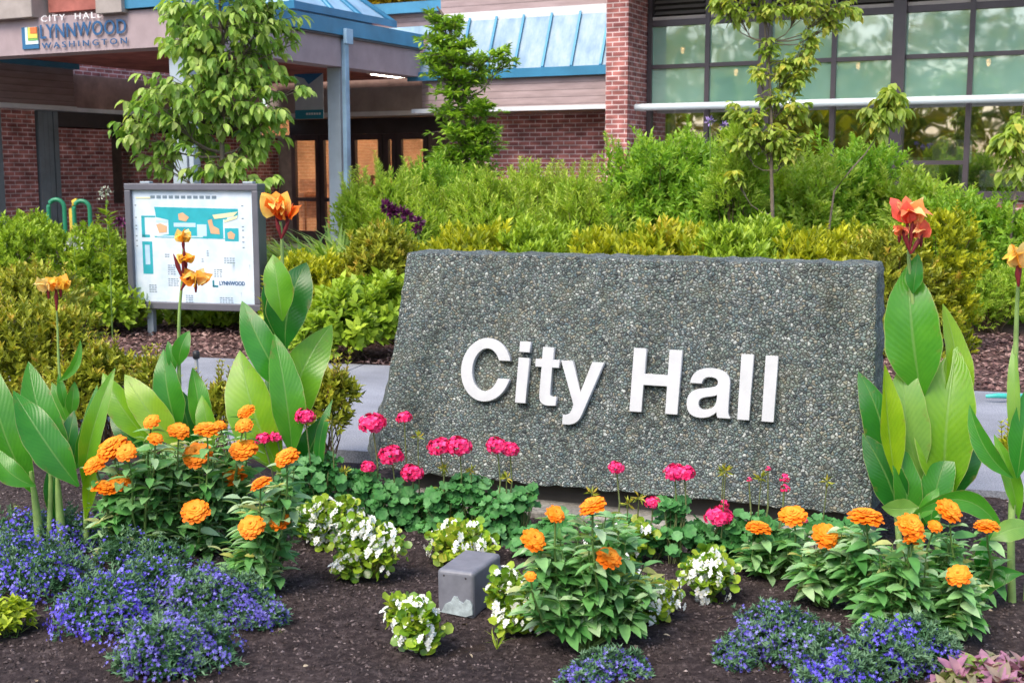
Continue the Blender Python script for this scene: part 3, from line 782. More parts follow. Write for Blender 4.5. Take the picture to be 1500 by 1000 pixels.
for x0, y0, x1, y1 in ((548, 119, 589, 129),):
    A_ = ona(x0, y0, aC - 1.6); B_ = ona(x1, y1, aC - 1.6)
    cb('soffit_light', plain('fixture', (.7, .6, .5), .5), MB().box(aC - 1.75, aC - 1.45, A_[0], B_[0], zbt + .18, zbt + .245))
    cb('soffit_light', M_light, MB().box(aC - 1.7, aC - 1.5, A_[0] + .05, B_[0] - .05, zbt + .165, zbt + .179))
# columns
for px, wpx in ((498, 20), (273, 19)):
    b_ = ona(px, 200, aC - .17)[0]; wd = .12
    cl_ = MB().box(aC - .3, aC - .06, b_ - .13, b_ + .13, 0, zbt - .002)
    cb('column', M_col, cl_, bevel=.01)
    b2 = ona(px + 9, 200, aC + .03)[0]
    cb('downspout', M_ltblue if px > 400 else M_col, MB().box(aC + .004, aC + .075, b2 - .05, b2 + .05, 0, zbm - .05).box(aC + .071, aC + .13, b2 - .09, b2 + .09, zbm - .12, zbm + .1), bevel=.006)
# boxes on top at left
for x0, x1, yb, mt, dz in ((-40, 47, 32, M_taupe, 2.0), (52, 131, 16, M_redwood, 1.6), (140, 178, 21, M_taupe, 1.8)):
    a0, zq = onb(x0, yb, bC - .12); a1, _ = onb(x1, yb, bC - .12)
    if mt is M_redwood: cb('clerestory_window', mt, MB().box(a0, a1, bC + .1, bC + .2, zq, zq + dz)); continue
    cb('bracket_box', mt, MB().box(a0, a1, bC - .12, bC + .5, zq, zq + dz), bevel=.01)
cb('parapet', M_stucco, MB().box(aW, onb(178, 8, bC)[0], bC + .22, bC + .35, zbm + .02, zbm + 1.6))
# skylight lantern above the canopy
lz = ona(470, 20, aC - 1.0)[1]
sk = MB(); A0 = aC - 3.2; A1 = aC - .5; q0 = ona(425, 8, A1)[0]; q1 = ona(545, 20, A1)[0]
zl_ = ona(470, 24, A1)[1]; zh_ = ona(470, 10, A1)[1]
cb('lantern_wall', M_whitetrim, MB().box(A0, A1, q0, q1, zft - .3, zh_ - .1))
cm = ((A0 + A1) / 2, (q0 + q1) / 2, zh_ + 1.3)
sk.add([(A0 - .25, q0 - .25, zh_ - .1), (A1 + .25, q0 - .25, zh_ - .1), (A1 + .25, q1 + .25, zh_ - .1), (A0 - .25, q1 + .25, zh_ - .1), cm], [(0, 1, 4), (1, 2, 4), (2, 3, 4), (3, 0, 4), (3, 2, 1, 0)])
cb('lantern_roof', M_ltblue, sk)
rb = MB()
for c_ in ((A0 - .25, q0 - .25), (A1 + .25, q0 - .25), (A1 + .25, q1 + .25), (A1 + .25, q0 * .67 + q1 * .33), (A1 + .25, q0 * .33 + q1 * .67), (A0 * .5 + A1 * .5, q0 - .25)):
    rb.tube([(c_[0], c_[1], zh_ - .08), cm], .05, 4)
rb.box(A0 - .29, A1 + .29, q0 - .29, q0 - .251, zh_ - .16, zh_ - .05).box(A1 + .251, A1 + .29, q0 - .25, q1 + .29, zh_ - .16, zh_ - .05)
cb('lantern_ribs', M_blue, rb)
# lettering on the front beam
M_lb = plain('letter_blue', (.02, .09, .22), .4, .1); M_lw = plain('letter_pale', (.75, .74, .76), .4, .05)
def beam_text(body, px0, px1, py0, py1, mat, off, sp_=1.0):
    """px0..px1 width, py0 baseline at left end, py1 cap top"""
    me = text_mesh(body, 1.0, .004, off, 1, 'LEFT', sp_)
    xs_ = [v.co.x for v in me.vertices]; ys_ = [v.co.y for v in me.vertices]
    a0, z0 = onb(px0, py0, bC); a1, _ = onb(px1, py0, bC); _, z1 = onb(px0, py1, bC)
    S = Matrix.Translation((a0, bC - .03, z0)) @ Matrix.Rotation(math.pi / 2, 4, 'X') @ Matrix.Diagonal(((a1 - a0) / (max(xs_) - min(xs_)), (z1 - z0) / (max(ys_) - min(ys_)), 1, 1)) @ Matrix.Translation((-min(xs_), -min(ys_), 0))
    me.transform(S); me.materials.clear(); me.materials.append(mat)
    link_mesh('lettering', me, canopy, world=False)
beam_text('CITY  HALL', 63, 152, 33, 24, M_lw, .0, 1.25)
beam_text('LYNNWOOD', 62, 188, 58, 37, M_lb, .012, 1.05)
beam_text('WASHINGTON', 64, 189, 72, 63.5, M_lb, .005, 1.5)
lg = [(33, 41, 57, 73, (.02, .13, .28)), (38.5, 41, 57, 66, (.62, .78, .84)), (42.5, 41, 57, 60.5, (.18, .45, .10)), (44, 41, 57, 57, (.75, .60, .10)), (47.5, 41, 57, 50, (.75, .16, .04))]
for i, (x0, y0, x1, y1, c) in enumerate(lg):
    a0, zA = onb(x0, y0, bC); a1, _ = onb(x1, y0, bC); _, zB = onb(x0, y1, bC)
    cb('logo_square', plain('logo_%d' % i, c, .4, .03), MB().box(a0, a1, bC - .02 - .006 * i, bC - .012 - .006 * (i - 1) , zB, zA))

# banner on the entrance
BN = (431, 474, 101, 174); bB = 19.2
a0, z1 = onb(BN[0], BN[2], bB); a1, z0 = onb(BN[1], BN[3], bB)
ban = thing('hanging_banner', tuple(U * ((a0 + a1) / 2) + Wd * bB + Vector((0, 0, z0))), 'pale blue banner with dark blue corner hanging under the entrance canopy', 'banner', rz=-TH27)
def bb(name, col, mb): return mb.build(name, plain('ban_' + name, col, .7, .08), ban, world=False)
hw = (a1 - a0) / 2; H_ = z1 - z0
bb('cloth', (.50, .60, .68), MB().box(-hw, hw, 0, .012, 0, H_))
m_ = MB(); m_.prism([(-hw, H_), (hw, H_), (hw, H_ * .88), (0, H_ * .68), (-hw * .3, H_ * .8), (-hw, H_ * .86)], -.006, -.001); bb('corner', (.03, .16, .36), m_)
bb('bottom_band', (.02, .25, .36), MB().box(-hw, hw, -.007, -.001, 0, H_ * .18))
m_ = MB(); 
for k in range(6): m_.box(-hw * .2 + k * hw * .18, -hw * .2 + k * hw * .18 + hw * .12, -.012, -.0075, H_ * .08, H_ * .12)
bb('print', (.7, .75, .8), m_)
bb('pole', (.25, .25, .27), MB().box(-hw - .03, hw + .03, -.0, .03, H_ + .001, H_ + .03).box(-.02, .02, 0, .02, H_ + .03, H_ + .9))
# far upper building behind with siding and blue edge
up = thing('upper_storey_block', tuple(U * -11 + Wd * 27), 'mauve sided upper storey with blue roof edge seen above the canopy', 'building', rz=-TH27)
Bz = 27.0
def rel(a, b): return a + 11, b - Bz
a0, z0 = onb(520, 55, Bz); a1, _ = onb(700, 50, Bz); z1 = onb(600, 15, Bz)[1]
M2 = MB().box(a0 + 11, a1 + 11, 0, 3, 0, z1); M2.build('wall', M_side, up, world=False)
MB().box(a0 + 10.8, a1 + 11.2, -.25, -.002, z1 - .1, z1 + .16).build('roof_edge', M_blue, up, world=False)
zq = onb(600, 42, Bz - 1)[1]
MB().box(onb(575, 45, Bz - 1)[0] + 11, a1 + 11, -1.3, -.3, zq - .2, zq).build('lower_roof', M_ltblue, up, world=False)

# ================================================================== MAP SIGN
YM = 11.45
pTL, pTR, pBR, pBL = at(186, 269, YM + .17), at(381, 269, YM - .17), at(384, 457, YM - .17), at(192, 450, YM + .17)
dM = Vector((pTR.x - pTL.x, pTR.y - pTL.y, 0)); WMp = dM.length; dM.normalize(); rzM = math.atan2(dM.y, dM.x)
zM0 = (pBL.z + pBR.z) / 2; zM1 = (pTL.z + pTR.z) / 2
ms = thing('map_sign', ((pBL.x + pTR.x) / 2, (pTL.y + pTR.y) / 2, 0), 'grey framed campus map board on two posts beside the footpath', 'sign', rz=rzM)
hw = WMp / 2 ; fr = .062
M_frame = plain('sign_frame_grey', (.13, .13, .155), .45, .12, 4, .4, .2)
f_ = MB().box(-hw, hw, -.05, .12, zM1 - fr, zM1).box(-hw, hw, -.05, .12, zM0, zM0 + fr * 1.1).box(-hw, -hw + fr, -.049, .119, zM0 + fr * 1.1, zM1 - fr).box(hw - fr, hw, -.049, .119, zM0 + fr * 1.1, zM1 - fr)
f_.build('frame', M_frame, ms, world=False, bevel=.008)
MB().box(-hw + fr, hw - fr, .06, .1, zM0 + fr, zM1 - fr).build('back_panel', M_frame, ms, world=False)
def panelmat():
    m, n, out = nodes('map_panel'); f = noise(n, coords(n), 4, 5)
    c = ramp(n, [(.35, (.50, .62, .74)), (.65, (.72, .78, .84))], f); pbsdf(n, out, c, .25, .5); return m
pan = MB().box(-hw + fr, hw - fr, -.01, .0, zM0 + fr, zM1 - fr).build('map_panel', panelmat(), ms, world=False)
for xx in (-hw + .19, hw - .12):
    MB().box(xx - .032, xx + .032, .0, .064, 0 - .0, zM0 - .001).build('post', M_col, ms, world=False, bevel=.005)
    MB().box(xx - .05, xx + .05, .0, .07, zM1 + .001, zM1 + .02).build('post_cap', M_col, ms, world=False, bevel=.004)
# printed shapes (photo pixels -> panel coordinates)
def mxy(px, py):
    fx = (px - 189) / (383 - 189.0); fz = (453.5 - py) / (453.5 - 269.0)
    return -hw + 2 * hw * fx, zM0 + (zM1 - zM0) * fz
def pr(name, col, polys, lift):
    if len(polys) < 12 and len(polys) > 1:
        for q_ in polys: pr(name, col, [q_], lift)
        return
    m_ = MB()
    for pl in polys:
        if len(pl) == 4 and not isinstance(pl[0], tuple): pl = [(pl[0], pl[1]), (pl[2], pl[1]), (pl[2], pl[3]), (pl[0], pl[3])]
        m_.prism([mxy(*q) for q in pl][::-1], -.010 - lift, -.0102 - lift + .001)
    return m_.build(name, plain('map_' + name, col, .35, .12, 8), pan, world=False)
pr('lot', (.03, .36, .42), [[(230, 303), (352, 305), (352, 316), (338, 322), (330, 320), (330, 348), (345, 349), (230, 348), (228, 346), (250, 343), (250, 322), (232, 318)], (210, 316, 231, 318.5), (210, 318, 215, 348), (210, 344, 222, 348), (210, 354, 225, 402), (332, 333, 352, 352)], .001)
pr('inset', (.45, .62, .76), [(214, 359, 221, 388), (232, 322, 249, 326), (292, 328, 306, 345), (258, 326, 290, 332), (232, 345, 300, 347), (336, 316, 350, 320)], .002)
pr('building_shape', (.65, .38, .22), [[(232, 329), (238, 327), (248, 331), (247, 340), (236, 341)], [(265, 313), (272, 311), (281, 318), (276, 324), (266, 322)], [(308, 322), (314, 320), (316, 330), (324, 334), (325, 342), (312, 341)], [(336, 340), (341, 337), (347, 342), (345, 349), (337, 348)]], .003)
pr('road', (.70, .68, .42), [[(315, 314), (352, 309), (345, 316), (318, 320)], [(331, 322), (352, 314), (350, 319), (332, 325)], (203, 289, 225, 291)], .004)
ln = [(218, 288, 312, 290.5)]
ln = []
for k in range(11): ln.append((225 + k * 9, 286.5, 225 + k * 9 + 6.5, 291))
for bx0, by0, n_, w_ in ((247, 388, 5, 13), (247, 408, 4, 16), (315, 393, 4, 15), (330, 376, 3, 18), (218, 418, 4, 14), (272, 432, 4, 15), (322, 434, 3, 22), (305, 366, 3, 6), (243, 372, 2, 8), (297, 378, 2, 7)):
    for k in range(n_):
        for j in range(int(w_ / 4)): ln.append((bx0 + j * 4, by0 + k * 3.2, bx0 + j * 4 + random.uniform(2, 3.6), by0 + k * 3.2 + 1.3))
for py in (300, 318, 330, 345, 352, 360, 335): ln.append((357, py, 360, py + 1.6)); ln.append((201, py, 203.5, py + 1.6))
pr('small_print', (.16, .22, .27), ln, .002)
pr('logo_mark', (.02, .20, .26), [(312, 409, 314.5, 419), (312, 416.5, 320, 419)], .003)
me = text_mesh('LYNNWOOD', 1, .0005, .03)
xs_ = [v.co.x for v in me.vertices]; ys_ = [v.co.y for v in me.vertices]
x0, z0 = mxy(322, 416); x1, z1 = mxy(359, 410)
me.transform(Matrix.Translation((x0, -.0125, z0)) @ Matrix.Rotation(math.pi / 2, 4, 'X') @ Matrix.Diagonal(((x1 - x0) / (max(xs_) - min(xs_)), (z1 - z0) / (max(ys_) - min(ys_)), 1, 1)) @ Matrix.Translation((-min(xs_), -min(ys_), 0)))
me.materials.clear(); me.materials.append(M_lb); link_mesh('logo_text', me, pan, world=False)

# ================================================================== GROUND FLOODLIGHT
def lampmat():
    m, n, out = nodes('lamp_paint'); v = coords(n)
    f = noise(n, v, 7, 4, .55)
    p = pbsdf(n, out, ramp(n, [(.3, (.14, .145, .175)), (.7, (.20, .205, .24))], noise(n, v, 18, 4)), .42, .5, 0, bump(n, noise(n, v, 220, 3), .15, .002)); return m
M_lampb = lampmat()
yc = 4.27
fl = thing('ground_floodlight', (0, 0, 0), 'small grey box floodlight with flaking pale patch, standing on the soil', 'lamp')
cF = ground(694, 905, .0)
fl.location = (cF.x, cF.y, 0); ang = R(-24); fl.rotation_euler = (0, 0, ang)
WM[fl.name] = Matrix.Translation(fl.location) @ Matrix.Rotation(ang, 4, 'Z')
bw, bdp, bh = .148, .235, .170
hz = MB(); hz.add([(-bw, 0, .0), (0, .0, -.012), (0, bdp, .012), (-bw, bdp, .012), (-bw, -.004, bh - .004), (0, -.004, bh), (0.004, bdp, bh + .006), (-bw - .002, bdp, bh + .004)], [(0, 3, 2, 1), (4, 5, 6, 7), (0, 1, 5, 4), (1, 2, 6, 5), (2, 3, 7, 6), (3, 0, 4, 7)])
hz.build('housing', M_lampb, fl, world=False, bevel=.016, seg=4)
M_flake = plain('bare_pale_patch', (.34, .40, .42), .7, .35, 40, .3, 0, 120, .4)
def blobpoly(pts, y): return [(x_, y, z_) for x_, z_ in pts]
pts = [(-.13, .006), (-.112, .040), (-.090, .052), (-.078, .073), (-.062, .072), (-.055, .058), (-.040, .052), (-.028, .068), (-.012, .064), (-.004, .048), (-.002, .014), (-.03, .002), (-.08, .004)]
pm = MB(); pm.add(blobpoly(pts, -.0058) + blobpoly(pts, .004), [tuple(range(len(pts)))] + [(i, i + len(pts), (i + 1) % len(pts) + len(pts), (i + 1) % len(pts)) for i in range(len(pts))])
pm.build('flaking_patch', M_flake, fl, world=False)
pts = [(bdp - .065, .07), (bdp - .06, .115), (bdp - .03, .135), (bdp - .008, .13), (bdp - .006, .085), (bdp - .03, .068)]
pm = MB(); pm.add([(.0058, y_, z_) for y_, z_ in pts] + [(-.003, y_, z_) for y_, z_ in pts], [tuple(range(len(pts)))[::-1]] + [(i, i + len(pts), (i + 1) % len(pts) + len(pts), (i + 1) % len(pts)) for i in range(len(pts))])
pm.build('flaking_patch', M_flake, fl, world=False)
MB().tube([(-.03, .0, .145), (-.03, -.004, .145)], .004, 8).tube([(-.118, .0, .145), (-.118, -.004, .145)], .004, 8).build('screw', M_dark, fl, world=False)
MB().tube([(-.07, .1, -.1), (-.07, .1, .02)], .03, 8).build('stake', M_dark, fl, world=False)

# ---- bike racks, bollard, sprinklers
M_green = plain('rack_green', (.02, .20, .10), .35, .1); M_yel = plain('post_yellow', (.55, .40, .04), .4, .1)
for i, (x0, x1, yt) in enumerate(((73, 96, 296), (110, 133, 298))):
    Yb = 15.2; A_ = at((x0 + x1) / 2, 340, Yb); zt_ = at(x0, yt, Yb).z; r_ = (x1 - x0) / 2 * mpp(Yb)
    o = MB().tube([(-r_, 0, 0), (-r_, 0, zt_ - r_)] + [(-r_ * math.cos(t), 0, zt_ - r_ + r_ * math.sin(t)) for t in [k * math.pi / 10 for k in range(1, 10)]] + [(r_, 0, zt_ - r_), (r_, 0, 0)], .028, 8).build('bike_rack', M_green, loc=(A_.x, Yb, 0.03))
    tag(o, ['green hoop bike rack nearer the grey downpipes', 'green hoop bike rack on the right of the pair, by the yellow post'][i], 'bike rack', 'green bike racks')
A_ = at(105, 300, 15.5)
tag(MB().tube([(0, 0, 0), (0, 0, A_.z - .08), (.03, 0, A_.z), (.08, 0, A_.z + .02)], .04, 8).build('yellow_post', M_yel, loc=(A_.x, 15.5, .03)), 'yellow bent pipe post between the green bike racks', 'post')
Mb = plain('black_plastic', (.02, .02, .022), .4)
for i, (px, py, yb) in enumerate(((291, 514, 620), (865, 655, 790))):
    if i == 1: continue
    P_ = ground(px, yb); zt_ = at(px, py, P_.y).z
    o = thing('path_light', (P_.x, P_.y, 0), 'small black capped stake light at the path edge among canna leaves', 'light')
    MB().tube([(P_.x, P_.y, 0), (P_.x, P_.y, zt_ - .05)], .012, 6).build('stake', plain('stake_grey', (.3, .32, .33), .5), o)
    MB().tube([(P_.x, P_.y, zt_ - .05), (P_.x, P_.y, zt_ - .045), (P_.x, P_.y, zt_ - .005), (P_.x, P_.y, zt_)], [.016, .022, .022, .014], 10).build('cap', Mb, o)
P_ = ground(1468, 578, .1)
o = MB(); o.tube([(P_.x - .11, P_.y, .09), (P_.x - .04, P_.y - .03, .1), (P_.x + .06, P_.y, .09), (P_.x + .25, P_.y + .03, .09)], [.012, .018, .018, .012], 8)
tag(o.build('garden_hose', plain('hose_teal', (.05, .42, .36), .4)), 'short length of teal hose lying on dark mulch by the path', 'hose')
# ================================================================== VEGETATION BEHIND
M_bark = plain('bark', (.16, .13, .10), .85, .3, 30, .2, 0, 60, .6, .01)
M_twig = plain('twig', (.13, .085, .05), .8, .3, 30)
M_az = leafmat('azalea_leaf', [(0.0875, 0.131, 0.0105), (0.263, 0.333, 0.021), (0.525, 0.542, 0.0262), (0.62, 0.62, 0.0525)], .4)
M_azo = leafmat('azalea_olive_leaf', [(.07, .10, .015), (.22, .27, .025), (.42, .45, .045), (.50, .32, .06)], .25)
M_azl = leafmat('azalea_lime_leaf', [(0.123, 0.228, 0.021), (0.298, 0.455, 0.035), (0.49, 0.62, 0.07)], .3)
M_pale = leafmat('pale_green_leaf', [(.17, .33, .04), (.38, .56, .07), (.58, .68, .15)], .45)
M_mid = leafmat('mid_green_leaf', [(.08, .21, .03), (.25, .47, .05), (.46, .64, .10)], .45)
M_bluegr = leafmat('grey_green_leaf', [(0.12, 0.255, 0.15), (0.24, 0.42, 0.255), (0.39, 0.54, 0.33)], .25)
M_dog = leafmat('dogwood_leaf', [(.08, .18, .03), (.22, .40, .07), (.40, .56, .13), (.55, .65, .25)], .4)
M_sap = leafmat('sapling_leaf', [(.18, .30, .04), (.32, .46, .07), (.50, .60, .14), (.55, .48, .08)], .45)
M_pin = leafmat('dense_tree_leaf', [(.09, .20, .03), (.26, .46, .05), (.44, .62, .10)], .3)
M_grass = leafmat('grass_blade', [(.17, .31, .05), (.33, .50, .11), (.52, .64, .22)], .4)
M_yell = leafmat('autumn_leaf', [(0.25, 0.18, 0.01), (0.45, 0.33, 0.02), (0.55, 0.42, 0.05)], .4)

def pblob(px, py, rx, ry, Y, dep=1.0):
    c = at(px, py, Y); k = mpp(Y); return (c.x, c.y, c.z, rx * k, rx * k * dep, ry * k)
def stems(mb, base, pts, r=.006):
    for p in pts:
        p = Vector(p); m = base.lerp(p, .5) + Vector((random.uniform(-.05, .05), random.uniform(-.05, .05), -.04))
        mb.tube([base + Vector((random.uniform(-.08, .08), random.uniform(-.08, .08), 0)), m, p], [r * 1.6, r, r * .5], 4, cap=False)
def shrub(name, label, cat, group, blobs, Y, n, tpl, size, mat, per=6, spread=.9, up=.5, shoot=1.0, shell=.8, nst=24, dep=1.0, gz=.05, low=-.5, lump=.16, sprigs=14, slen=.16):
    B = [pblob(*b, Y + (b[4] if len(b) > 4 else 0), dep) if len(b) == 4 else pblob(b[0], b[1], b[2], b[3], Y + b[4], dep) for b in blobs]
    cx = sum(b[0] for b in B) / len(B); cy = sum(b[1] for b in B) / len(B)
    t = thing(name, (cx, cy, gz), label, cat, group)
    P, D, r = blob_points(B, n, shell, random.random() * 9, low, lump)
    k = P[:, 2] > gz + .02; P, D, r = P[k], D[k], r[k]
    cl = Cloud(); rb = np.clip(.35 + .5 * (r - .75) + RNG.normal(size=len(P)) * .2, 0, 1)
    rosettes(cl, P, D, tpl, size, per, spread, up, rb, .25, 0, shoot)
    mb = MB()
    tops = np.where(D[:, 2] > .25)[0]
    if sprigs and len(tops):
        for i in RNG.choice(tops, min(sprigs, len(tops)), replace=False):
            p0 = P[i]; ln_ = slen * RNG.uniform(.5, 1.3); dv = unit(D[i] * .45 + np.array([0, 0, 1.]) + RNG.normal(size=3) * .15); p1 = p0 + dv * ln_
            mb.tube([tuple(p0 - dv * .08), tuple(p1)], [.004, .002], 3, cap=False)
            for k_ in range(int(ln_ / .028) + 2):
                f = k_ / (int(ln_ / .028) + 1); q = p0 + (p1 - p0) * f
                for s_ in (0, 2.1, 4.2):
                    an = k_ * 1.1 + s_; sd_ = np.array([math.cos(an), math.sin(an), .55])
                    cl.add(tpl, [q], sd_ + dv * .5, unit(np.array([0, 0, 1.]) + RNG.normal(size=3) * .3), size * (1.05 - .45 * f) * random.uniform(.8, 1.15), min(1, .45 + .5 * random.random()))
    cl.build('foliage', mat, t)
    idx = RNG.choice(len(P), min(nst, len(P)), replace=False)
    stems(mb, Vector((cx, cy, gz - .02)), [P[i] for i in idx], .006 if n > 800 else .003); mb.build('stems', M_twig, t)
    return t

LF_OVALN = leaf_tpl(.36, 1, .15, .1)
M_azm = leafmat('azalea_mixed_leaf', [(.09, .17, .015), (.28, .38, .02), (.52, .52, .03), (.55, .42, .04)], .35)
# --- yellow green azaleas in a row behind the slab
GA = 'azalea shrubs behind the slab'
row_az = [(690, 392, 72, 68, 'leftmost of the yellow azaleas topping the slab, beside its left corner'),
          (790, 388, 76, 72, 'yellow azalea behind the slab above the letters it and y'),
          (893, 392, 70, 64, 'yellow azalea behind the slab under the brick pillar'),
          (985, 388, 72, 70, 'yellow azalea behind the slab in front of the rounded green bush'),
          (1085, 385, 74, 72, 'yellow azalea behind the slab by the sapling trunk'),
          (1190, 392, 76, 70, 'yellow green azalea behind the right corner of the slab')]
for i, (px, py, rx, ry, lb) in enumerate(row_az):
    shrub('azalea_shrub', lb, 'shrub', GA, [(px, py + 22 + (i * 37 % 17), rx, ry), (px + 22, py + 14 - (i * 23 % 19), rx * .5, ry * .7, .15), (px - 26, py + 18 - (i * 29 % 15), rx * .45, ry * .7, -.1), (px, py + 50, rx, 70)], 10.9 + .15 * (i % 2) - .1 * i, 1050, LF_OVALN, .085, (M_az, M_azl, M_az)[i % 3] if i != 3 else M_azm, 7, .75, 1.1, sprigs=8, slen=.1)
GB = 'azalea shrubs along the footpath'
for args in [
    ((1300, 412, 60, 65), (1330, 450, 60, 60), 10.2, 1300, M_azo, 'olive azalea right of the slab behind the tallest canna'),
    ((1380, 380, 55, 60), (1370, 440, 50, 60), 10.4, 1200, M_az, 'yellowing azalea between the tall canna and the mulch at right'),
    ((1250, 388, 60, 45), (1240, 420, 50, 60), 10.9, 900, M_az, 'yellow azalea just beyond the slab\'s right end'),
    ((552, 415, 50, 62), (562, 385, 42, 45), 10.9, 1400, M_azo, 'tall olive azalea against the left slope of the slab'),
    ((475, 440, 50, 55), (440, 430, 45, 45), 10.9, 1300, M_az, 'yellow green azalea behind the central canna'),
    ((40, 372, 62, 48), (10, 400, 60, 60), 11.8, 1300, M_azl, 'bright azalea at the far left under the brick wall'),
    ((125, 385, 62, 42), (150, 425, 55, 48), 11.9, 1300, M_azl, 'bright azalea next to the map board\'s left edge'),
    ((52, 448, 66, 48), (20, 470, 60, 60), 9.8, 1200, M_azo, 'dull olive azalea behind the pale orange canna flower')]:
    shrub('azalea_shrub', args[5], 'shrub', GB, [args[0], args[1], (args[1][0], args[1][1] + 45, args[1][2], 60)], args[2], args[3], LF_SMALL, .062, args[4], 6, .8, .9)
shrub('azalea_shrub', 'big dark olive azalea at the left edge behind the cannas', 'shrub', GB, [(30, 525, 85, 75), (95, 560, 60, 60), (20, 620, 100, 90), (100, 500, 40, 40)], 7.4, 2300, LF_SMALL, .05, M_azo, 6, .8, .8)
shrub('azalea_shrub', 'small rounded azalea at the left path edge', 'shrub', GB, [(150, 552, 38, 34), (125, 590, 50, 50), (185, 560, 22, 30)], 6.9, 1000, LF_SMALL, .045, M_azo, 6, .8, .8)
shrub('azalea_shrub', 'low azalea tuft at the path edge left of the slab', 'shrub', GB, [(485, 578, 30, 22), (470, 610, 36, 40)], 6.4, 420, LF_SMALL, .045, M_azo, 6, .8, .8)
shrub('azalea_shrub', 'small azalea sprig between the two left canna clumps', 'shrub', GB, [(322, 590, 14, 14), (322, 615, 16, 16)], 6.4, 110, LF_SMALL, .045, M_azo, 6, .8, .8)
shrub('azalea_shrub', 'yellow azalea sprig behind the lime canna leaf', 'shrub', GB, [(226, 560, 16, 22), (225, 600, 22, 30)], 6.4, 170, LF_SMALL, .045, M_azo, 6, .8, .8)
shrub('azalea_shrub', 'yellow azalea at the right picture edge before the path', 'shrub', GB, [(1472, 700, 36, 40), (1490, 740, 50, 50)], 6.5, 650, LF_SMALL, .045, M_az, 6, .8, .8)
# broad leaf low shrub
GL_ = 'leafy green low plants'
for bl_, Y, n, sz, lb in [([(515, 480, 52, 48), (470, 500, 40, 35), (555, 470, 36, 50)], 10.1, 620, .10, 'broad leaved lime plant at the path edge left of the slab'),
                      ([(285, 482, 55, 22), (330, 480, 40, 22)], 12.0, 420, .09, 'low leafy plant between the map board posts'),
                      ([(130, 462, 60, 28), (170, 455, 40, 30)], 11.6, 420, .08, 'low leafy plant left of the map board post'),
                      ([(430, 470, 36, 36)], 11.0, 300, .08, 'leafy plant behind the central canna leaves')]:
    shrub('leafy_plant', lb, 'plant', GL_, bl_, Y, n, LF_OVAL, sz, M_azl, 5, 1.0, .9, 1.0, gz=.08)
# pale green feathery shrubs
GP = 'pale green feathery shrubs before the brick wall'
for i, (px, py, rx, ry, Y, m_, lb) in enumerate([
    (600, 312, 62, 46, 13.2, M_pale, 'pale feathery shrub right of the dark purple flowers'),
    (655, 292, 60, 46, 13.9, M_mid, 'greener feathery shrub at the foot of the dense small tree'),
    (725, 312, 66, 48, 13.3, M_pale, 'pale feathery shrub below the brick wall, just right of the dense tree'),
    (800, 298, 62, 46, 14.0, M_pale, 'pale feathery shrub in front of the middle of the brick wall'),
    (868, 315, 58, 52, 13.2, M_pale, 'pale feathery shrub below the brick pillar'),
    (545, 322, 40, 36, 13.4, M_pale, 'small pale feathery shrub behind the dark purple flowers')]):
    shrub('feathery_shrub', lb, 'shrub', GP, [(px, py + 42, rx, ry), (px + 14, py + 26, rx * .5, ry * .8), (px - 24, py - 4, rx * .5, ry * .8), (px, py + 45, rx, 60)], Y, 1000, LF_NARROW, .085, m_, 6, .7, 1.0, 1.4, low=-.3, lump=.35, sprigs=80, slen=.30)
GG = 'green bushes before the glazed wing'
for i, (bl_, Y, n, m_, lb) in enumerate([
    ([(965, 258, 62, 62), (920, 285, 45, 50), (1010, 245, 48, 52), (950, 320, 70, 60)], 13.4, 3000, M_mid, 'rounded bright green bush right of the brick pillar'),
    ([(1060, 290, 60, 55), (1050, 330, 60, 50)], 12.9, 1900, M_mid, 'mid green bush behind the sapling trunk, left side'),
    ([(1165, 285, 62, 60), (1150, 330, 60, 50)], 13.0, 1900, M_pale, 'pale green bush just right of the sapling trunk'),
    ([(1250, 262, 60, 62), (1240, 320, 66, 60)], 13.6, 2200, M_mid, 'green bush under the drooping side branch'),
    ([(1340, 292, 58, 44), (1330, 340, 60, 50)], 13.1, 1900, M_pale, 'pale green bush behind the coral canna flower'),
    ([(1415, 325, 60, 52), (1440, 360, 60, 60)], 12.5, 2000, M_mid, 'green bush in front of the right window sill'),
    ([(1490, 340, 40, 40), (1500, 380, 40, 60)], 12.2, 900, M_mid, 'green bush at the right picture edge below the sill')]):
    bl_ = [(x_, y_ + 30, rx_, ry_) for x_, y_, rx_, ry_ in bl_]
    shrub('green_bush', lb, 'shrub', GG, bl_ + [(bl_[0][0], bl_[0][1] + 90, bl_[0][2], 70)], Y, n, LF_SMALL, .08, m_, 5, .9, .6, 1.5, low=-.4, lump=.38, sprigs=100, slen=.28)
shrub('grey_green_shrub', 'fine leaved pale shrub left of the sapling trunk', 'shrub', None, [(1085, 240, 26, 48), (1075, 290, 34, 40)], 12.4, 700, LF_NARROW, .07, M_pale, 6, .7, .9, 1.5)
shrub('fine_leaved_shrub', 'pale fine leaved shrub behind the mulch at right', 'shrub', None, [(1450, 440, 46, 40), (1490, 440, 40, 45), (1430, 465, 30, 28)], 11.5, 1300, LF_SMALL, .045, M_pale, 5, .8, .7, 1.0)
# ground cover filling the bed between
P = RNG.uniform(0, 1, (5200, 2)); base = back0 + pd * 8
gx = -4.6 + P[:, 0] * 12.5; gy = 12.2 + P[:, 1] * 3.4 - gx * .12; gz_ = .1 + RNG.random(5200) * .35
cl = Cloud(); rosettes(cl, np.c_[gx, gy, gz_], np.tile([0, -.2, 1.], (5200, 1)), LF_SMALL, .09, 4, .9, .6)
tag(cl.build('ground_cover', M_mid), 'green ground cover filling the bed between the shrubs', 'ground cover', kind='stuff')

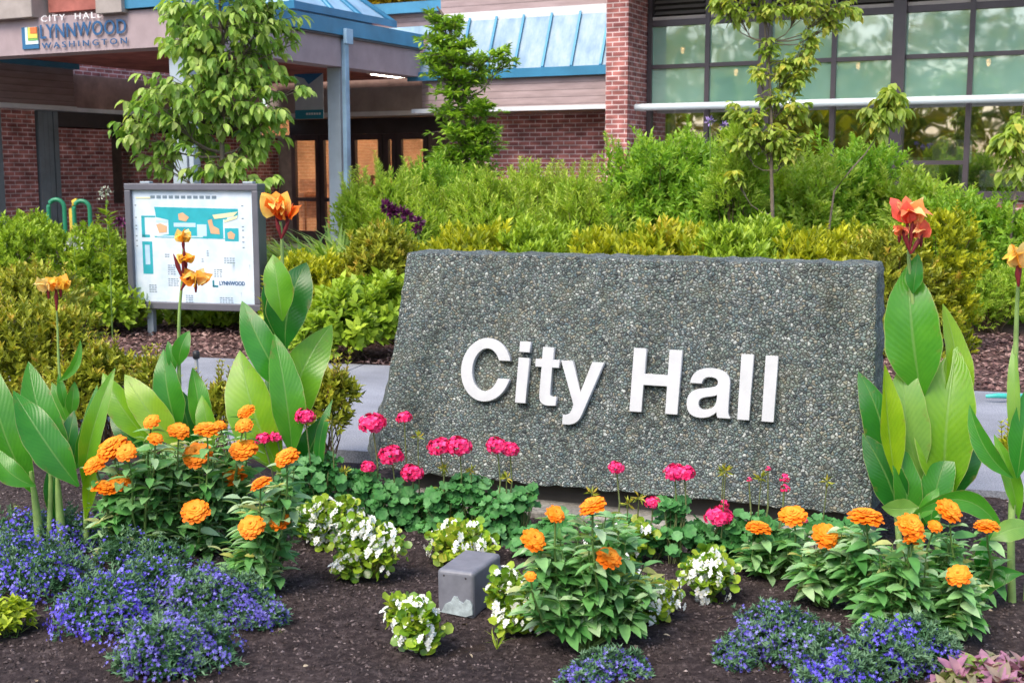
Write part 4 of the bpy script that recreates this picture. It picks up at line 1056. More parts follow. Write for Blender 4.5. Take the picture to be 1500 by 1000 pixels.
# --- grass clumps
def blade_tpl(w=.02, droop=.55, n=6):
    vs = []; fs = []
    for i in range(n + 1):
        t = i / n; z = t - droop * t * t * .6; y = droop * t * t * 1.0
        ww = w * (1 - t ** 2) + .0008
        vs += [(-ww, z, -y), (ww, z, -y)]
    for i in range(n): a = 2 * i; fs.append((a, a + 1, a + 3, a + 2))
    return vs, fs
BL_T = blade_tpl()
def grass(label, px, ytop, Y, wpx, n, gz=.05, group='light green grass clumps'):
    c = at(px, 300, Y); H = at(px, ytop, Y).z - gz
    t = Cloud(); a = RNG.uniform(0, 6.28, n); r = RNG.random(n) ** .6 * wpx * mpp(Y) * .35
    P = np.c_[c.x + np.cos(a) * r, c.y + np.sin(a) * r, np.full(n, gz)]
    lean = RNG.uniform(.05, .45, n); D = np.c_[np.cos(a) * lean, np.sin(a) * lean, np.ones(n)]
    t.add(BL_T, P, D, np.c_[-np.cos(a), -np.sin(a), lean], np.c_[np.full(n, H), H * RNG.uniform(.7, 1.15, n), np.full(n, H)], RNG.random(n))
    o = thing('ornamental_grass', (c.x, c.y, gz), label, 'grass clump', group); t.build('blades', M_grass, o); return o
grass('arching light green grass clump between canopy column and canna flower', 490, 268, 12.3, 110, 800)
grass('arching grass clump at the foot of the canopy column', 545, 280, 12.2, 110, 560)
grass('thin light grass clump right of the map board', 440, 286, 12.5, 70, 380)
grass('sparse tall grass beside the green bike racks', 135, 300, 12.6, 90, 70)
grass('arching grass left of the rounded bush base', 870, 270, 13.9, 60, 160)

# --- trees
def tree(name, label, trunk, Y, blobs, tips, per, tpl, size, mat, r0=.03, droop=.6, cat='tree', gz=.05, bmat=None, spread=1.0, tw=.0045, hang=1.0):
    T = [at(px, py, Y) for px, py in trunk]; base = Vector((T[0].x, Y, gz)); T = [base] + T
    root = thing(name, tuple(base), label, cat)
    bmat = bmat or M_bark
    MB().tube(T, [r0 * (1 - .75 * i / (len(T) - 1)) for i in range(len(T))], 8).build('trunk', bmat, root)
    br = MB(); cl = Cloud(); PP = []; DD = []
    for (px, py, rx, ry, *o) in blobs:
        yo = o[0] if o else 0
        c = at(px, py, Y + yo); k = mpp(Y)
        # limb leaves the trunk below the blob
        cand = [p for p in T if p.z < c.z - .1] or [T[1]]
        st = cand[-1]
        # interpolate point on trunk a bit below blob centre
        zt_ = max(st.z, c.z - .35 * abs(c.x - st.x) - .25)
        for i in range(len(T) - 1):
            if T[i].z <= zt_ <= T[i + 1].z: st = T[i].lerp(T[i + 1], (zt_ - T[i].z) / max(1e-6, T[i + 1].z - T[i].z))
        midp = st.lerp(c, .55) + Vector((0, 0, -.06))
        midp = st.lerp(c, .5) + Vector((0, 0, -.10)); br.tube([st, st.lerp(midp, .5) + Vector((0, 0, -.02)), midp, c], [r0 * .34, r0 * .28, r0 * .22, r0 * .12], 5, cap=False)
        nt_ = max(3, int(tips * rx * ry / 4000))
        for _ in range(nt_):
            d = Vector(rand_dirs(1)[0]); rr = random.uniform(.35, 1.05)
            p = c + Vector((d.x * rx * k * rr, d.y * rx * k * rr, d.z * ry * k * rr))
            s0 = midp.lerp(c, random.random()); m2 = s0.lerp(p, .5) + Vector((0, 0, .03))
            br.tube([s0, m2, p], [tw, tw * .8, tw * .5], 3, cap=False)
            for q, w_ in ((p, 1), (m2.lerp(p, .5), .8), (m2, .5)):
                if random.random() < w_: PP.append(tuple(q)); DD.append(tuple((p - s0).normalized()))
    PP = np.array(PP); DD = np.array(DD); N = len(PP)
    rb = RNG.random(N)
    for k_ in range(per):
        side = rand_dirs(N); side[:, 2] *= .4
        ax = unit(DD * .5 + side * spread + np.array([0, 0, -droop * hang]))
        nr = unit(side * .6 + np.array([0, 0, 1.]) + RNG.normal(size=(N, 3)) * .25)
        cl.add(tpl, PP + side * .02, ax, nr, size * RNG.uniform(.65, 1.2, N), np.clip(rb * .6 + RNG.random(N) * .45, 0, 1))
    br.build('branches', bmat, root); cl.build('crown', mat, root); return root
tree('dogwood_tree', 'young dogwood with drooping oval leaves rising behind the map board', [(328, 290), (326, 230), (322, 150), (326, 80), (322, 10), (325, -60)], 12.3,
     [(330, 30, 88, 55), (290, 60, 58, 48), (375, 60, 52, 45), (330, 100, 80, 45), (272, 125, 70, 36, -.2), (388, 115, 50, 36, .1), (330, 150, 90, 42, -.2), (240, 158, 62, 34, -.2), (175, 185, 22, 18), (215, 150, 30, 20), (392, 165, 42, 32),
      (205, 190, 42, 24, -.1), (280, 195, 62, 34, .2), (365, 200, 56, 36, .1), (320, 235, 74, 28, -.2), (235, 225, 44, 26), (436, 62, 12, 26, .1), (444, 130, 10, 16, .1), (395, 262, 24, 14, -.3), (330, -30, 90, 40), (260, 10, 45, 35), (400, 20, 40, 35)],
     46, 4, LF_DROOP, .115, M_dog, .035, .75)
tree('dense_small_tree', 'dense dark green small tree with tiered leaves in front of the brick wall', [(678, 300), (680, 240), (678, 160), (670, 90), (655, 30), (640, 10)], 15.0,
     [(678, 248, 52, 18), (665, 268, 58, 16), (700, 220, 46, 20), (655, 225, 34, 18), (680, 195, 46, 18), (712, 190, 30, 14), (672, 165, 40, 16), (705, 160, 34, 12), (668, 135, 38, 16), (690, 112, 44, 16, .1), (648, 105, 34, 16),
      (655, 82, 46, 14), (700, 88, 34, 12), (738, 75, 10, 16), (735, 95, 20, 12), (640, 62, 30, 14), (680, 62, 22, 14), (650, 40, 26, 12), (632, 25, 20, 12), (668, 32, 12, 14), (640, 285, 50, 16), (700, 262, 38, 14)],
     210, 7, LF_SMALL, .095, M_pin, .045, .1, hang=.2)
tree('slender_sapling', 'slender sapling with sparse drooping yellow green leaves before the teal windows', [(1132, 330), (1130, 250), (1130, 170), (1127, 110), (1122, 60), (1118, 10), (1115, -40)], 12.0,
     [(1125, 70, 16, 20), (1150, 100, 26, 26), (1112, 110, 12, 20), (1190, 60, 18, 20), (1178, 85, 22, 18), (1165, 120, 26, 18), (1180, 110, 14, 18), (1075, 160, 20, 18), (1100, 175, 24, 20), (1140, 150, 30, 22), (1170, 160, 24, 20),
      (1120, 200, 40, 26), (1150, 220, 34, 26), (1080, 205, 24, 18), (1165, 205, 24, 18), (1075, 15, 34, 18), (1130, 15, 30, 16), (1180, 10, 36, 18), (1225, 12, 34, 18), (1050, 5, 16, 18), (1255, 18, 12, 10), (1215, 40, 16, 14), (1105, -20, 60, 25), (1190, -20, 60, 25), (1070, 255, 14, 16)],
     120, 4, LF_DROOP, .085, M_sap, .022, .6)
tree('drooping_branch_sapling', 'bare stemmed sapling whose leafy tip droops before the dark window frame', [(1215, 330), (1222, 280), (1245, 250), (1268, 225), (1288, 195), (1298, 170)], 12.4,
     [(1300, 160, 26, 22), (1272, 165, 18, 16), (1308, 135, 18, 18), (1312, 150, 20, 18), (1285, 180, 14, 18)], 90, 4, LF_DROOP, .12, M_sap, .014, .95)
tree('edge_sapling', 'sapling with pale drooping leaves cut by the right picture edge', [(1482, 330), (1490, 260), (1492, 200), (1500, 150)], 12.0,
     [(1488, 190, 22, 20), (1465, 205, 18, 18), (1480, 215, 24, 20), (1490, 245, 22, 18), (1500, 180, 20, 24)], 80, 4, LF_DROOP, .13, M_sap, .016, .9)
tree('autumn_tree', 'golden leaved tree far behind the roofs', [(600, 60), (600, 0), (600, -60)], 42.0,
     [(570, -12, 60, 24), (630, -14, 50, 22), (530, -20, 40, 22), (610, -40, 90, 30)], 150, 7, LF_OVAL, .35, M_yell, .2, .3, gz=0)

# --- spires and dark flower stalks
M_purp = rndmat('dark_purple_petal', [(.035, .004, .03), (.10, .01, .07), (.20, .03, .13)], .5, .3)
M_lil = rndmat('lilac_petal', [(.16, .10, .32), (.34, .24, .55), (.45, .35, .65)], .5, .3)
M_stem = plain('green_stem', (.13, .22, .05), .6, .2, 20)
def flower_spray(name, label, stemsp, Y, mat, size, group=None, n=60, r=.045):
    c = at(stemsp[0][0], 345, Y); t = thing(name, (c.x, Y, .05), label, 'flower', group); mb = MB()
    for (px, py) in stemsp:
        p = at(px, py, Y); mb.tube([Vector((c.x, Y, .05)), (Vector((c.x, Y, .05)) + p) / 2 + Vector((0.02, 0, 0)), p], .006, 4)
        cl = Cloud(); d = rand_dirs(n, .3); cl.add(LF_SMALL, np.array(tuple(p)) + d * r * .3, d, rand_dirs(n), size * RNG.uniform(.6, 1.2, n), RNG.random(n)); cl.build('flower_head', mat, t)
    mb.build('stems', M_stem, t); return t
flower_spray('dark_purple_flower', 'spray of dark purple blooms above the pale shrubs left of the slab', [(566, 303), (576, 308), (587, 312), (597, 318), (573, 312)], 12.4, M_purp, .07, 'dark purple blooms', 50, .06)
flower_spray('dark_purple_flower', 'dark purple bloom hanging just above the slab\'s upper left corner', [(613, 325), (612, 337)], 12.0, M_purp, .06, 'dark purple blooms', 50, .05)
flower_spray('dark_purple_flower', 'dark purple blooms at the left side of the map board', [(172, 325), (168, 345), (180, 326)], 12.6, M_purp, .05, 'dark purple blooms', 40, .05)
flower_spray('lilac_flower', 'lilac flower spikes beside the sapling leaves', [(1040, 178), (1062, 186), (1085, 180)], 12.6, M_lil, .05, None, 40, .06)
def spire(label, px, ytop, ybot, Y):
    a = at(px, ytop, Y); t = thing('seed_stalk', (a.x, Y, .05), label, 'plant'); mb = MB(); mb.tube([(a.x, Y, .05), (a.x + .01, Y, a.z * .6), (a.x, Y, a.z)], [.008, .006, .003], 5); mb.build('stem', M_stem, t)
    n = 90; z = RNG.uniform(at(px, ybot, Y).z, a.z - .12, n); an = RNG.uniform(0, 6.28, n)
    cl = Cloud(); cl.add(LF_NARROW, np.c_[np.full(n, a.x), np.full(n, Y), z], np.c_[np.cos(an), np.sin(an), np.full(n, .6)], np.tile([0, 0, 1.], (n, 1)), RNG.uniform(.06, .12, n), RNG.random(n)); cl.build('leaves', M_azl, t)
    n = 40; d = rand_dirs(n, .2); off = np.array([[-.06, 0, -.06], [.05, 0, -.05], [0, 0, 0], [-.02, 0, -.02]])[RNG.integers(0, 4, n)]
    cl = Cloud(); cl.add(LF_SMALL, np.array([a.x, Y, a.z]) + off + d * .02, d, rand_dirs(n), .035, RNG.random(n)); cl.build('seed_head', rndmat('seed_pale', [(.3, .33, .25), (.5, .52, .42)], .7), t)
spire('tall leafy stalk with pale grey seed head left of the map board', 155, 278, 400, 11.3)
spire('leafy green stalk in front of the left azaleas', 108, 352, 440, 11.2)
# ================================================================== FOREGROUND PLANTS
def cannamat(name, dark=False):
    m, n, out = nodes(name)
    a = n.nodes.new('ShaderNodeAttribute'); a.attribute_name = 'rnd'
    lx = n.nodes.new('ShaderNodeAttribute'); lx.attribute_name = 'lx'
    lt = n.nodes.new('ShaderNodeAttribute'); lt.attribute_name = 'lt'
    def M(op, x, y=None):
        q = n.nodes.new('ShaderNodeMath'); q.operation = op
        for i, v in enumerate((x, y)):
            if v is None: continue
            if isinstance(v, (int, float)): q.inputs[i].default_value = v
            else: n.links.new(v, q.inputs[i])
        return q.outputs[0]
    c = ramp(n, [(0, (.012, .12, .02)), (.3, (.035, .24, .03)), (.55, (.10, .36, .03)), (.8, (.30, .50, .015)), (1, (.22, .44, .12))], a.outputs['Fac'])
    ax = M('ABSOLUTE', lx.outputs['Fac'])
    ph = M('SUBTRACT', M('MULTIPLY', lt.outputs['Fac'], 120.0), M('MULTIPLY', ax, 26.0))
    vein = M('MULTIPLY', M('ADD', M('SINE', ph), 1.0), .5)
    c = mixc(n, c, ramp(n, [(0, (.80, .86, .8)), (.55, (1, 1, 1)), (1, (1.12, 1.1, 1.05))], vein), .22, 'MULTIPLY')
    mott = noise(n, coords(n), 9, 4)
    c = mixc(n, c, ramp(n, [(.3, (.75, .85, .8)), (.7, (1.3, 1.15, 1.0))], mott), .8, 'MULTIPLY')
    rib = ramp(n, [(.02, (1, 1, 1)), (.07, (0, 0, 0))], ax)
    c = mixc(n, c, (.30, .48, .16), M('MULTIPLY', rib, .4))
    edge = ramp(n, [(.955, (0, 0, 0)), (.99, (1, 1, 1))], ax)
    c = mixc(n, c, (.50, .52, .22), M('MULTIPLY', edge, .6))
    bn = noise(n, coords(n), 26, 4); tip = M('MULTIPLY', ramp(n, [(.55, (0, 0, 0)), (.72, (1, 1, 1))], bn), ramp(n, [(.72, (0, 0, 0)), (1.0, (1, 1, 1))], M('MAXIMUM', ax, lt.outputs['Fac'])))
    c = mixc(n, c, (.30, .20, .07), M('MULTIPLY', tip, .8))
    h = M('ADD', M('MULTIPLY', vein, .25), M('MULTIPLY', rib, -1.0))
    nb = bump(n, h, .35, .004)
    p = pbsdf(n, out, c, .30, .6, 0, nb, link=False)
    t = n.nodes.new('ShaderNodeBsdfTranslucent'); tc = mixc(n, c, (1.5, 1.35, .5), 1, 'MULTIPLY'); n.links.new(tc, t.inputs[0])
    mx = n.nodes.new('ShaderNodeMixShader'); mx.inputs[0].default_value = .48
    n.links.new(p.outputs[0], mx.inputs[1]); n.links.new(t.outputs[0], mx.inputs[2]); n.links.new(mx.outputs[0], out.inputs[0]); return m
M_canna = cannamat('canna_leaf')
M_cstem = plain('canna_stem', (.22, .34, .10), .5, .25, 12)
def canna_leaf(parent, bpx, tpx, wpx, Y, tone, dY=0.0, roll=0.0, fold=.25, bow=0.0, curl=.17, pk=.42, pet=.07, wavy=.03):
    A = at(*bpx, Y); B = at(*tpx, Y + dY); ax = B - A; Ln = ax.length; axn = ax.normalized()
    vw = (CAM - A).normalized(); S = axn.cross(vw).normalized(); Nn = S.cross(axn)
    if Nn.dot(vw) < 0: Nn = -Nn
    q = Matrix.Rotation(R(roll), 3, axn); S = q @ S; Nn = q @ Nn
    Wm = wpx * mpp(Y) / max(.35, math.cos(R(roll)))
    rows, cols = 22, 10; V = []; F = []; lx = []; lt = []
    ph = random.random() * 6; asym = random.uniform(-.10, .10); tw0 = random.uniform(-.15, .1); tw1 = random.uniform(-.7, .7); wavy = max(wavy, .045); Wm *= 1.0; S0, N0 = S.copy(), Nn.copy(); fq = random.uniform(9, 15)
    for i in range(rows + 1):
        t = i / rows
        if t < pk: prof = pet + (1 - pet) * math.sin(math.pi / 2 * (t / pk)) ** 1.15
        else: prof = math.cos(math.pi / 2 * ((t - pk) / (1 - pk)) ** 1.35) ** .9
        w_ = Wm / 2 * max(prof, .004) * (1 + .035 * math.sin(t * 23 + ph) * math.sin(t * 9 + ph * 2))
        # the centre line: sideways bow and a backward curl of the tip
        tw = tw0 + tw1 * t * t; S = S0 * math.cos(tw) + N0 * math.sin(tw); Nn = N0 * math.cos(tw) - S0 * math.sin(tw)
        cpt = A + ax * t + S0 * (bow * Ln * 4 * t * (1 - t)) + N0 * (-(curl * Ln) * (t ** 2.4) + curl * Ln * .35 * math.sin(math.pi * t))
        fo = fold * (1 - .5 * t)
        for j in range(cols + 1):
            x = -1 + 2 * j / cols
            ru = wavy * Wm * math.sin(t * fq + ph + (1.3 if x > 0 else 0)) * abs(x) ** 2 * math.sin(math.pi * t)
            V.append(cpt + S * (x * w_ * (1 + asym * x)) * (1 - .12 * fo) + Nn * (abs(x) ** 1.3 * w_ * fo + ru)); lx.append(x); lt.append(t)
    for i in range(rows):
        for j in range(cols):
            a = i * (cols + 1) + j; F.append((a, a + 1, a + cols + 2, a + cols + 1))
    me = bpy.data.meshes.new('leaf'); me.from_pydata(V, [], F); me.materials.append(M_canna)
    me.polygons.foreach_set('use_smooth', [True] * len(F))
    for nm, vals in (('lx', lx), ('lt', lt), ('rnd', [tone] * len(V))):
        at_ = me.attributes.new(nm, 'FLOAT', 'POINT'); at_.data.foreach_set('value', vals)
    return link_mesh('leaf', me, parent)
PET = leaf_tpl(.85, 4, .2, .42, .62, .08)
def petalmat(name, cols):
    return leafmat(name, cols, .35, .5, .3, 20)
M_co = petalmat('canna_orange_petal', [(.85, .09, .02), (.92, .22, .03), (.95, .42, .06), (.95, .70, .20)])
M_cy = petalmat('canna_yellow_petal', [(.88, .30, .03), (.93, .50, .05), (.95, .66, .14), (.95, .80, .40)])
M_cc = petalmat('canna_coral_petal', [(.85, .10, .10), (.90, .22, .14), (.93, .38, .12), (.95, .72, .38)])
M_bud = petalmat('canna_bud', [(.25, .03, .04), (.55, .06, .06), (.60, .12, .10)])
PETR = leaf_tpl(.78, 5, .12, .12, .62, .05)
PETR2 = leaf_tpl(.62, 5, .3, .55, .6, .06)
def canna_flower(parent, px, py, rpx, Y, mat, n=7, up=.6):
    c = np.array(tuple(at(px, py, Y))); k = mpp(Y); r_ = rpx * k * (1.12 if rpx > 18 else 1.0); cl = Cloud()
    base = c + np.array([0, 0, -.75 * r_])
    m_ = n + 2
    a = RNG.uniform(0, 6.28) + np.arange(m_) * 6.28 / m_ + RNG.normal(size=m_) * .3
    side = np.c_[np.cos(a), np.sin(a) * .7, np.zeros(m_)]
    ax = unit(side * RNG.uniform(.25, .85, (m_, 1)) + np.array([0, -.1, max(.25, up) + .15]))
    nr = unit(np.array([0, -1., .5]) * .8 - side * .35 + RNG.normal(size=(m_, 3)) * .35)
    cl.add(PETR, base + side * r_ * .15, ax, nr, r_ * RNG.uniform(1.15, 1.75, m_), np.clip(RNG.random(m_), 0, 1))
    m_ = 3; a = RNG.uniform(0, 6.28, m_); side = np.c_[np.cos(a), -np.abs(np.sin(a)), np.zeros(m_)]
    cl.add(PETR2, base + np.array([0, -.1 * r_, r_ * .7]), unit(side + np.array([0, -.2, .25])), unit(np.array([0, -.3, 1.]) + RNG.normal(size=(m_, 3)) * .3), r_ * RNG.uniform(.9, 1.3, m_), RNG.random(m_))
    o = cl.build('flower', mat, parent)
    b_ = Vector(tuple(base)); mb = MB(); mb.tube([b_ - Vector((0, 0, r_ * .8)), b_ - Vector((0, 0, r_ * .3)), b_ + Vector((0, 0, r_ * .25))], [.004, .008, .006], 6); mb.build('calyx', M_bud, parent)
    return o
def canna(label, base, Y, leaves, stemspx, flowers, mat=None, rs=.014, group='cannas in the flower bed', buds=()):
    g0 = at(base[0], base[1], Y); t = thing('canna_plant', (g0.x, Y, 0), label, 'canna', group)
    for L_ in leaves: canna_leaf(t, *L_[:3], Y + (L_[4] if len(L_) > 4 else 0), L_[3], **(L_[5] if len(L_) > 5 else {}))
    for sp_ in stemspx:
        pts = [at(x, y, Y + .07 * min(1, i_ / 2) * (1 if flowers else 0)) for i_, (x, y) in enumerate(sp_[:-1])]; r0 = sp_[-1] * (.85 if flowers else 1)
        pts[0].z = min(pts[0].z, -.0)
        # smooth the polyline
        pp = []
        for i in range(len(pts) - 1):
            for k in range(4): pp.append(pts[i].lerp(pts[i + 1], k / 4))
        pp.append(pts[-1])
        for _ in range(2): pp = [pp[0]] + [(pp[i - 1] + pp[i] * 2 + pp[i + 1]) / 4 for i in range(1, len(pp) - 1)] + [pp[-1]]
        MB().tube(pp, [r0 * (1 - .68 * i / (len(pp) - 1)) for i in range(len(pp))], 8).build('stem', M_cstem, t)
    for f in flowers: canna_flower(t, f[0], f[1], f[2], Y - .02, mat, *(f[3:]))
    for b in buds:
        A_, B_ = at(*b[0], Y - .03), at(*b[1], Y - .03); MB().tube([A_, A_.lerp(B_, .55), B_], [.004, .011, .002], 6).build('bud', M_bud, t)
    return t
D = dict
canna('tall canna with coral bloom at the right end of the slab', (1345, 800), 5.0, [
    ((1350, 585), (1325, 393), 82, .50, .05, D(pk=.45, fold=.22, roll=-8)),
    ((1385, 640), (1398, 448), 44, .74, .10, D(fold=.5, roll=30, bow=.04)),
    ((1385, 745), (1402, 512), 88, .66, .0, D(pk=.5, fold=.3, bow=-.03)),
    ((1290, 712), (1268, 548), 50, .22, .08, D(bow=.07, fold=.2, roll=20)),
    ((1312, 705), (1298, 533), 40, .80, -.03, D(fold=.6, roll=35, bow=-.03, curl=.02)),
    ((1350, 700), (1316, 532), 62, .97, .02, D(fold=.3, bow=-.02, roll=-20)),
    ((1318, 760), (1266, 640), 52, .15, .0, D(fold=.2, bow=.05)),
    ((1388, 735), (1436, 612), 58, .12, .02, D(fold=.15, roll=25, bow=-.06)),
    ((1352, 772), (1340, 560), 66, .42, .05, D(fold=.25, roll=15)),
    ((1362, 775), (1384, 655), 48, .35, -.04, D(fold=.3, roll=-20)),
    ((1330, 780), (1320, 640), 46, .40, -.02, D(fold=.4, roll=20)),
    ((1350, 640), (1372, 560), 34, .12, .08, {}),
    ((1337, 430), (1345, 372), 26, .35, .06, D(fold=.3))],
    [((1345, 800), (1340, 700), (1348, 600), (1340, 470), (1330, 375), (1334, 345), .020), ((1375, 800), (1372, 720), (1380, 640), .018), ((1320, 795), (1310, 720), (1300, 660), .018)],
    [(1330, 308, 23, 7, .9), (1350, 335, 17, 5, .9), (1318, 335, 13, 5, .7)], M_cc, buds=(((1334, 372), (1320, 330)), ((1334, 372), (1352, 342)), ((1333, 365), (1338, 318))))
canna('canna stalk with yellow bloom cut by the right picture edge', (1484, 930), 4.45, [
    ((1484, 700), (1424, 598), 30, .40, 0, D(bow=-.1, fold=.4)),
    ((1478, 800), (1330, 757), 34, .45, .1, D(bow=.30, fold=.3, curl=.0)),
    ((1462, 775), (1436, 852), 24, .20, -.05, D(fold=.3, bow=.1)),
    ((1500, 840), (1432, 885), 34, .35, -.1, D(bow=.22, fold=.3)),
    ((1450, 790), (1520, 772), 34, .97, -.1, D(bow=-.1, fold=.2)),
    ((1490, 700), (1510, 560), 44, .30, .0, D(fold=.3)),
    ((1486, 655), (1486, 500), 20, .95, .03, D(fold=.5)),
    ((1492, 760), (1465, 640), 26, .60, .05, D(fold=.4, roll=20)),
    ((1505, 900), (1480, 960), 36, .15, -.1, D(fold=.2))],
    [((1484, 930), (1480, 800), (1486, 650), (1488, 500), (1490, 440), (1492, 405), .020), ((1500, 940), (1505, 850), (1510, 760), .02)],
    [(1495, 372, 24, 6, .8)], M_cy, buds=(((1492, 420), (1490, 385)),))
canna('pale curled canna leaf arching beside the tall canna foot', (1350, 800), 4.75, [
    ((1345, 742), (1292, 742), 30, .97, 0, D(bow=-.06, fold=.2, curl=.05)), ((1345, 760), (1375, 715), 22, .5, 0, {})], [((1352, 815), (1350, 780), (1345, 742), .010)], [], None)
canna('central canna with orange bloom between map board and slab', (425, 740), 5.45, [
    ((414, 470), (400, 373), 44, .60, -.06, D(fold=.3, pk=.5)),
    ((418, 512), (443, 385), 64, .14, .05, D(fold=.2, roll=-15, bow=-.05, pk=.5)),
    ((412, 505), (392, 400), 42, .10, .08, D(fold=.2)),
    ((428, 580), (354, 440), 50, .34, -.02, D(fold=.3, bow=-.03)),
    ((412, 690), (352, 515), 74, .70, -.1, D(fold=.3, bow=-.05, pk=.45)),
    ((404, 690), (345, 560), 60, .95, .05, D(fold=.3)),
    ((428, 668), (402, 492), 52, .50, -.12, D(fold=.35, bow=.02)),
    ((432, 650), (480, 478), 66, .62, .06, D(fold=.25, bow=-.10, pk=.5, roll=-10)),
    ((470, 700), (487, 588), 18, .30, -.1, D(fold=.5, bow=-.08)),
    ((440, 690), (475, 610), 40, .10, .1, D(fold=.2)),
    ((405, 640), (400, 540), 40, .15, .12, D(fold=.2))],
    [((425, 740), (428, 650), (420, 540), (415, 450), (413, 350), (411, 325), .019), ((400, 740), (408, 690), (410, 640), .016)],
    [(405, 297, 22, 7, .8), (420, 308, 17, 5, .7)], M_co, buds=(((412, 350), (404, 318)), ((412, 350), (424, 322))))
canna('canna with yellow blooms rising in front of the map board', (270, 730), 5.6, [
    ((262, 655), (182, 547), 48, .84, -.08, D(fold=.25, bow=-.03)),
    ((222, 650), (150, 545), 44, .66, -.02, D(fold=.4, bow=-.04)),
    ((262, 635), (240, 513), 44, .38, .02, D(fold=.35, bow=-.04)),
    ((300, 640), (282, 540), 34, .52, .02, D(fold=.35)),
    ((262, 535), (277, 486), 26, .42, .0, D(fold=.35, bow=-.08)),
    ((256, 545), (246, 500), 16, .36, .05, {}),
    ((225, 668), (160, 600), 30, .10, .08, D(fold=.2, bow=-.08)),
    ((285, 660), (262, 570), 40, .20, .1, {}), ((310, 660), (296, 580), 30, .65, -.05, {})],
    [((270, 730), (265, 640), (262, 540), (262, 460), (268, 400), (268, 365), .015), ((235, 730), (238, 690), (240, 640), .014), ((295, 730), (295, 660), (292, 610), .013)],
    [(268, 345, 13, 5, .9), (272, 375, 12, 4, .3), (286, 402, 17, 5, -.5)], M_cy, buds=(((268, 410), (254, 372)), ((265, 425), (280, 398)), ((268, 400), (270, 362))))
canna('leafy canna clump with thick pale stems at the left edge', (90, 790), 4.95, [
    ((52, 725), (-18, 520), 56, .45, .05, D(fold=.3, bow=-.06)),
    ((115, 712), (18, 570), 58, .36, -.12, D(fold=.3, bow=-.02)),
    ((100, 700), (42, 530), 56, .42, .03, D(fold=.3, bow=-.05)),
    ((122, 710), (167, 545), 32, .62, -.03, D(fold=.5, bow=-.04)),
    ((108, 690), (141, 568), 30, .38, .02, D(fold=.4, bow=.05)),
    ((52, 712), (-12, 652), 36, .45, -.1, D(fold=.3, bow=-.12)),
    ((90, 700), (108, 605), 34, .12, .03, {}),
    ((70, 690), (60, 590), 34, .15, .08, {}),
    ((125, 760), (140, 640), 22, .75, -.02, D(fold=.6)),
    ((82, 760), (70, 690), 26, .10, .02, {}), ((30, 690), (5, 600), 40, .2, .1, {})],
    [((60, 792), (52, 735), (45, 690), .024), ((92, 795), (86, 735), (84, 690), .024), ((126, 795), (126, 735), (124, 690), .016), ((70, 795), (75, 700), (72, 620), .014)], [], None)
canna('slim canna with pale orange bloom before the dull olive azalea', (96, 720), 6.2, [
    ((104, 610), (109, 560), 20, .45, 0, {}), ((84, 560), (116, 500), 14, .50, 0, D(bow=.15, fold=.4)), ((100, 620), (76, 560), 20, .5, 0, {}), ((96, 600), (86, 548), 14, .4, 0, {})],
    [((98, 720), (94, 620), (86, 540), (84, 470), (82, 440), .013)], [(70, 413, 16, 5, .5), (88, 412, 15, 5, .5)], M_cy, buds=(((83, 455), (82, 418)),))

# --- zinnias
M_zl = leafmat('zinnia_leaf', [(.06, .23, .05), (.16, .40, .12), (.27, .52, .21), (.48, .64, .42), (.50, .48, .12)], .3, .45, .45, 20)
M_zp = rndmat('zinnia_petal', [(.70, .10, .004), (.84, .165, .005), (.92, .225, .008), (.95, .33, .03)], .6, .2)
M_zc = rndmat('zinnia_centre', [(.35, .10, .01), (.80, .45, .03), (.25, .05, .01)], .7, .2)
M_zs = plain('zinnia_stem', (.12, .20, .05), .7, .3, 20)
ZP = ([(0,0,0), (-.16,.35,.03), (0,.35,0), (.16,.35,.03), (-.27,.75,.03), (0,.75,.0), (.27,.75,.03), (-.16,.98,-.03), (0,1.02,-.05), (.16,.98,-.03)], [(0,2,1),(0,3,2),(1,2,5,4),(2,3,6,5),(4,5,8,7),(5,6,9,8)])
def zinnia_mesh(seed):
    rg = np.random.default_rng(seed); cl = Cloud()
    layers = [(17, 1.0, .0, -.16), (16, .93, .08, -.02), (14, .82, .16, .08), (12, .66, .23, .16), (9, .46, .29, .3), (6, .28, .33, .5)]
    for i, (m_, L_, z, up) in enumerate(layers):
        a = rg.uniform(0, 6.28) + np.arange(m_) * 6.283 / m_ + rg.normal(size=m_) * .07
        s_ = np.c_[np.cos(a), np.sin(a), np.zeros(m_)]
        ax = unit(s_ + np.array([0, 0, up]) + rg.normal(size=(m_, 3)) * .05)
        cl.add(ZP, s_ * .06 + np.array([0, 0, z]), ax, np.tile([0, 0, 1.], (m_, 1)), np.c_[np.full(m_, .82), L_ * rg.uniform(.85, 1.08, m_), np.full(m_, .8)], np.clip(.25 + .12 * i + rg.random(m_) * .4, 0, 1))
    m_ = 16; a = rg.uniform(0, 6.28, m_); r_ = rg.random(m_) ** .5 * .16; s_ = np.c_[np.cos(a) * r_, np.sin(a) * r_, np.full(m_, .30)]
    cl.add(LF_SMALL, s_, unit(np.c_[np.cos(a) * .3, np.sin(a) * .3, np.ones(m_)]), rand_dirs(m_), .16, rg.random(m_), 1)
    return cl.mesh('zinnia_flower', [M_zp, M_zc])
ZM = [zinnia_mesh(i) for i in range(5)]
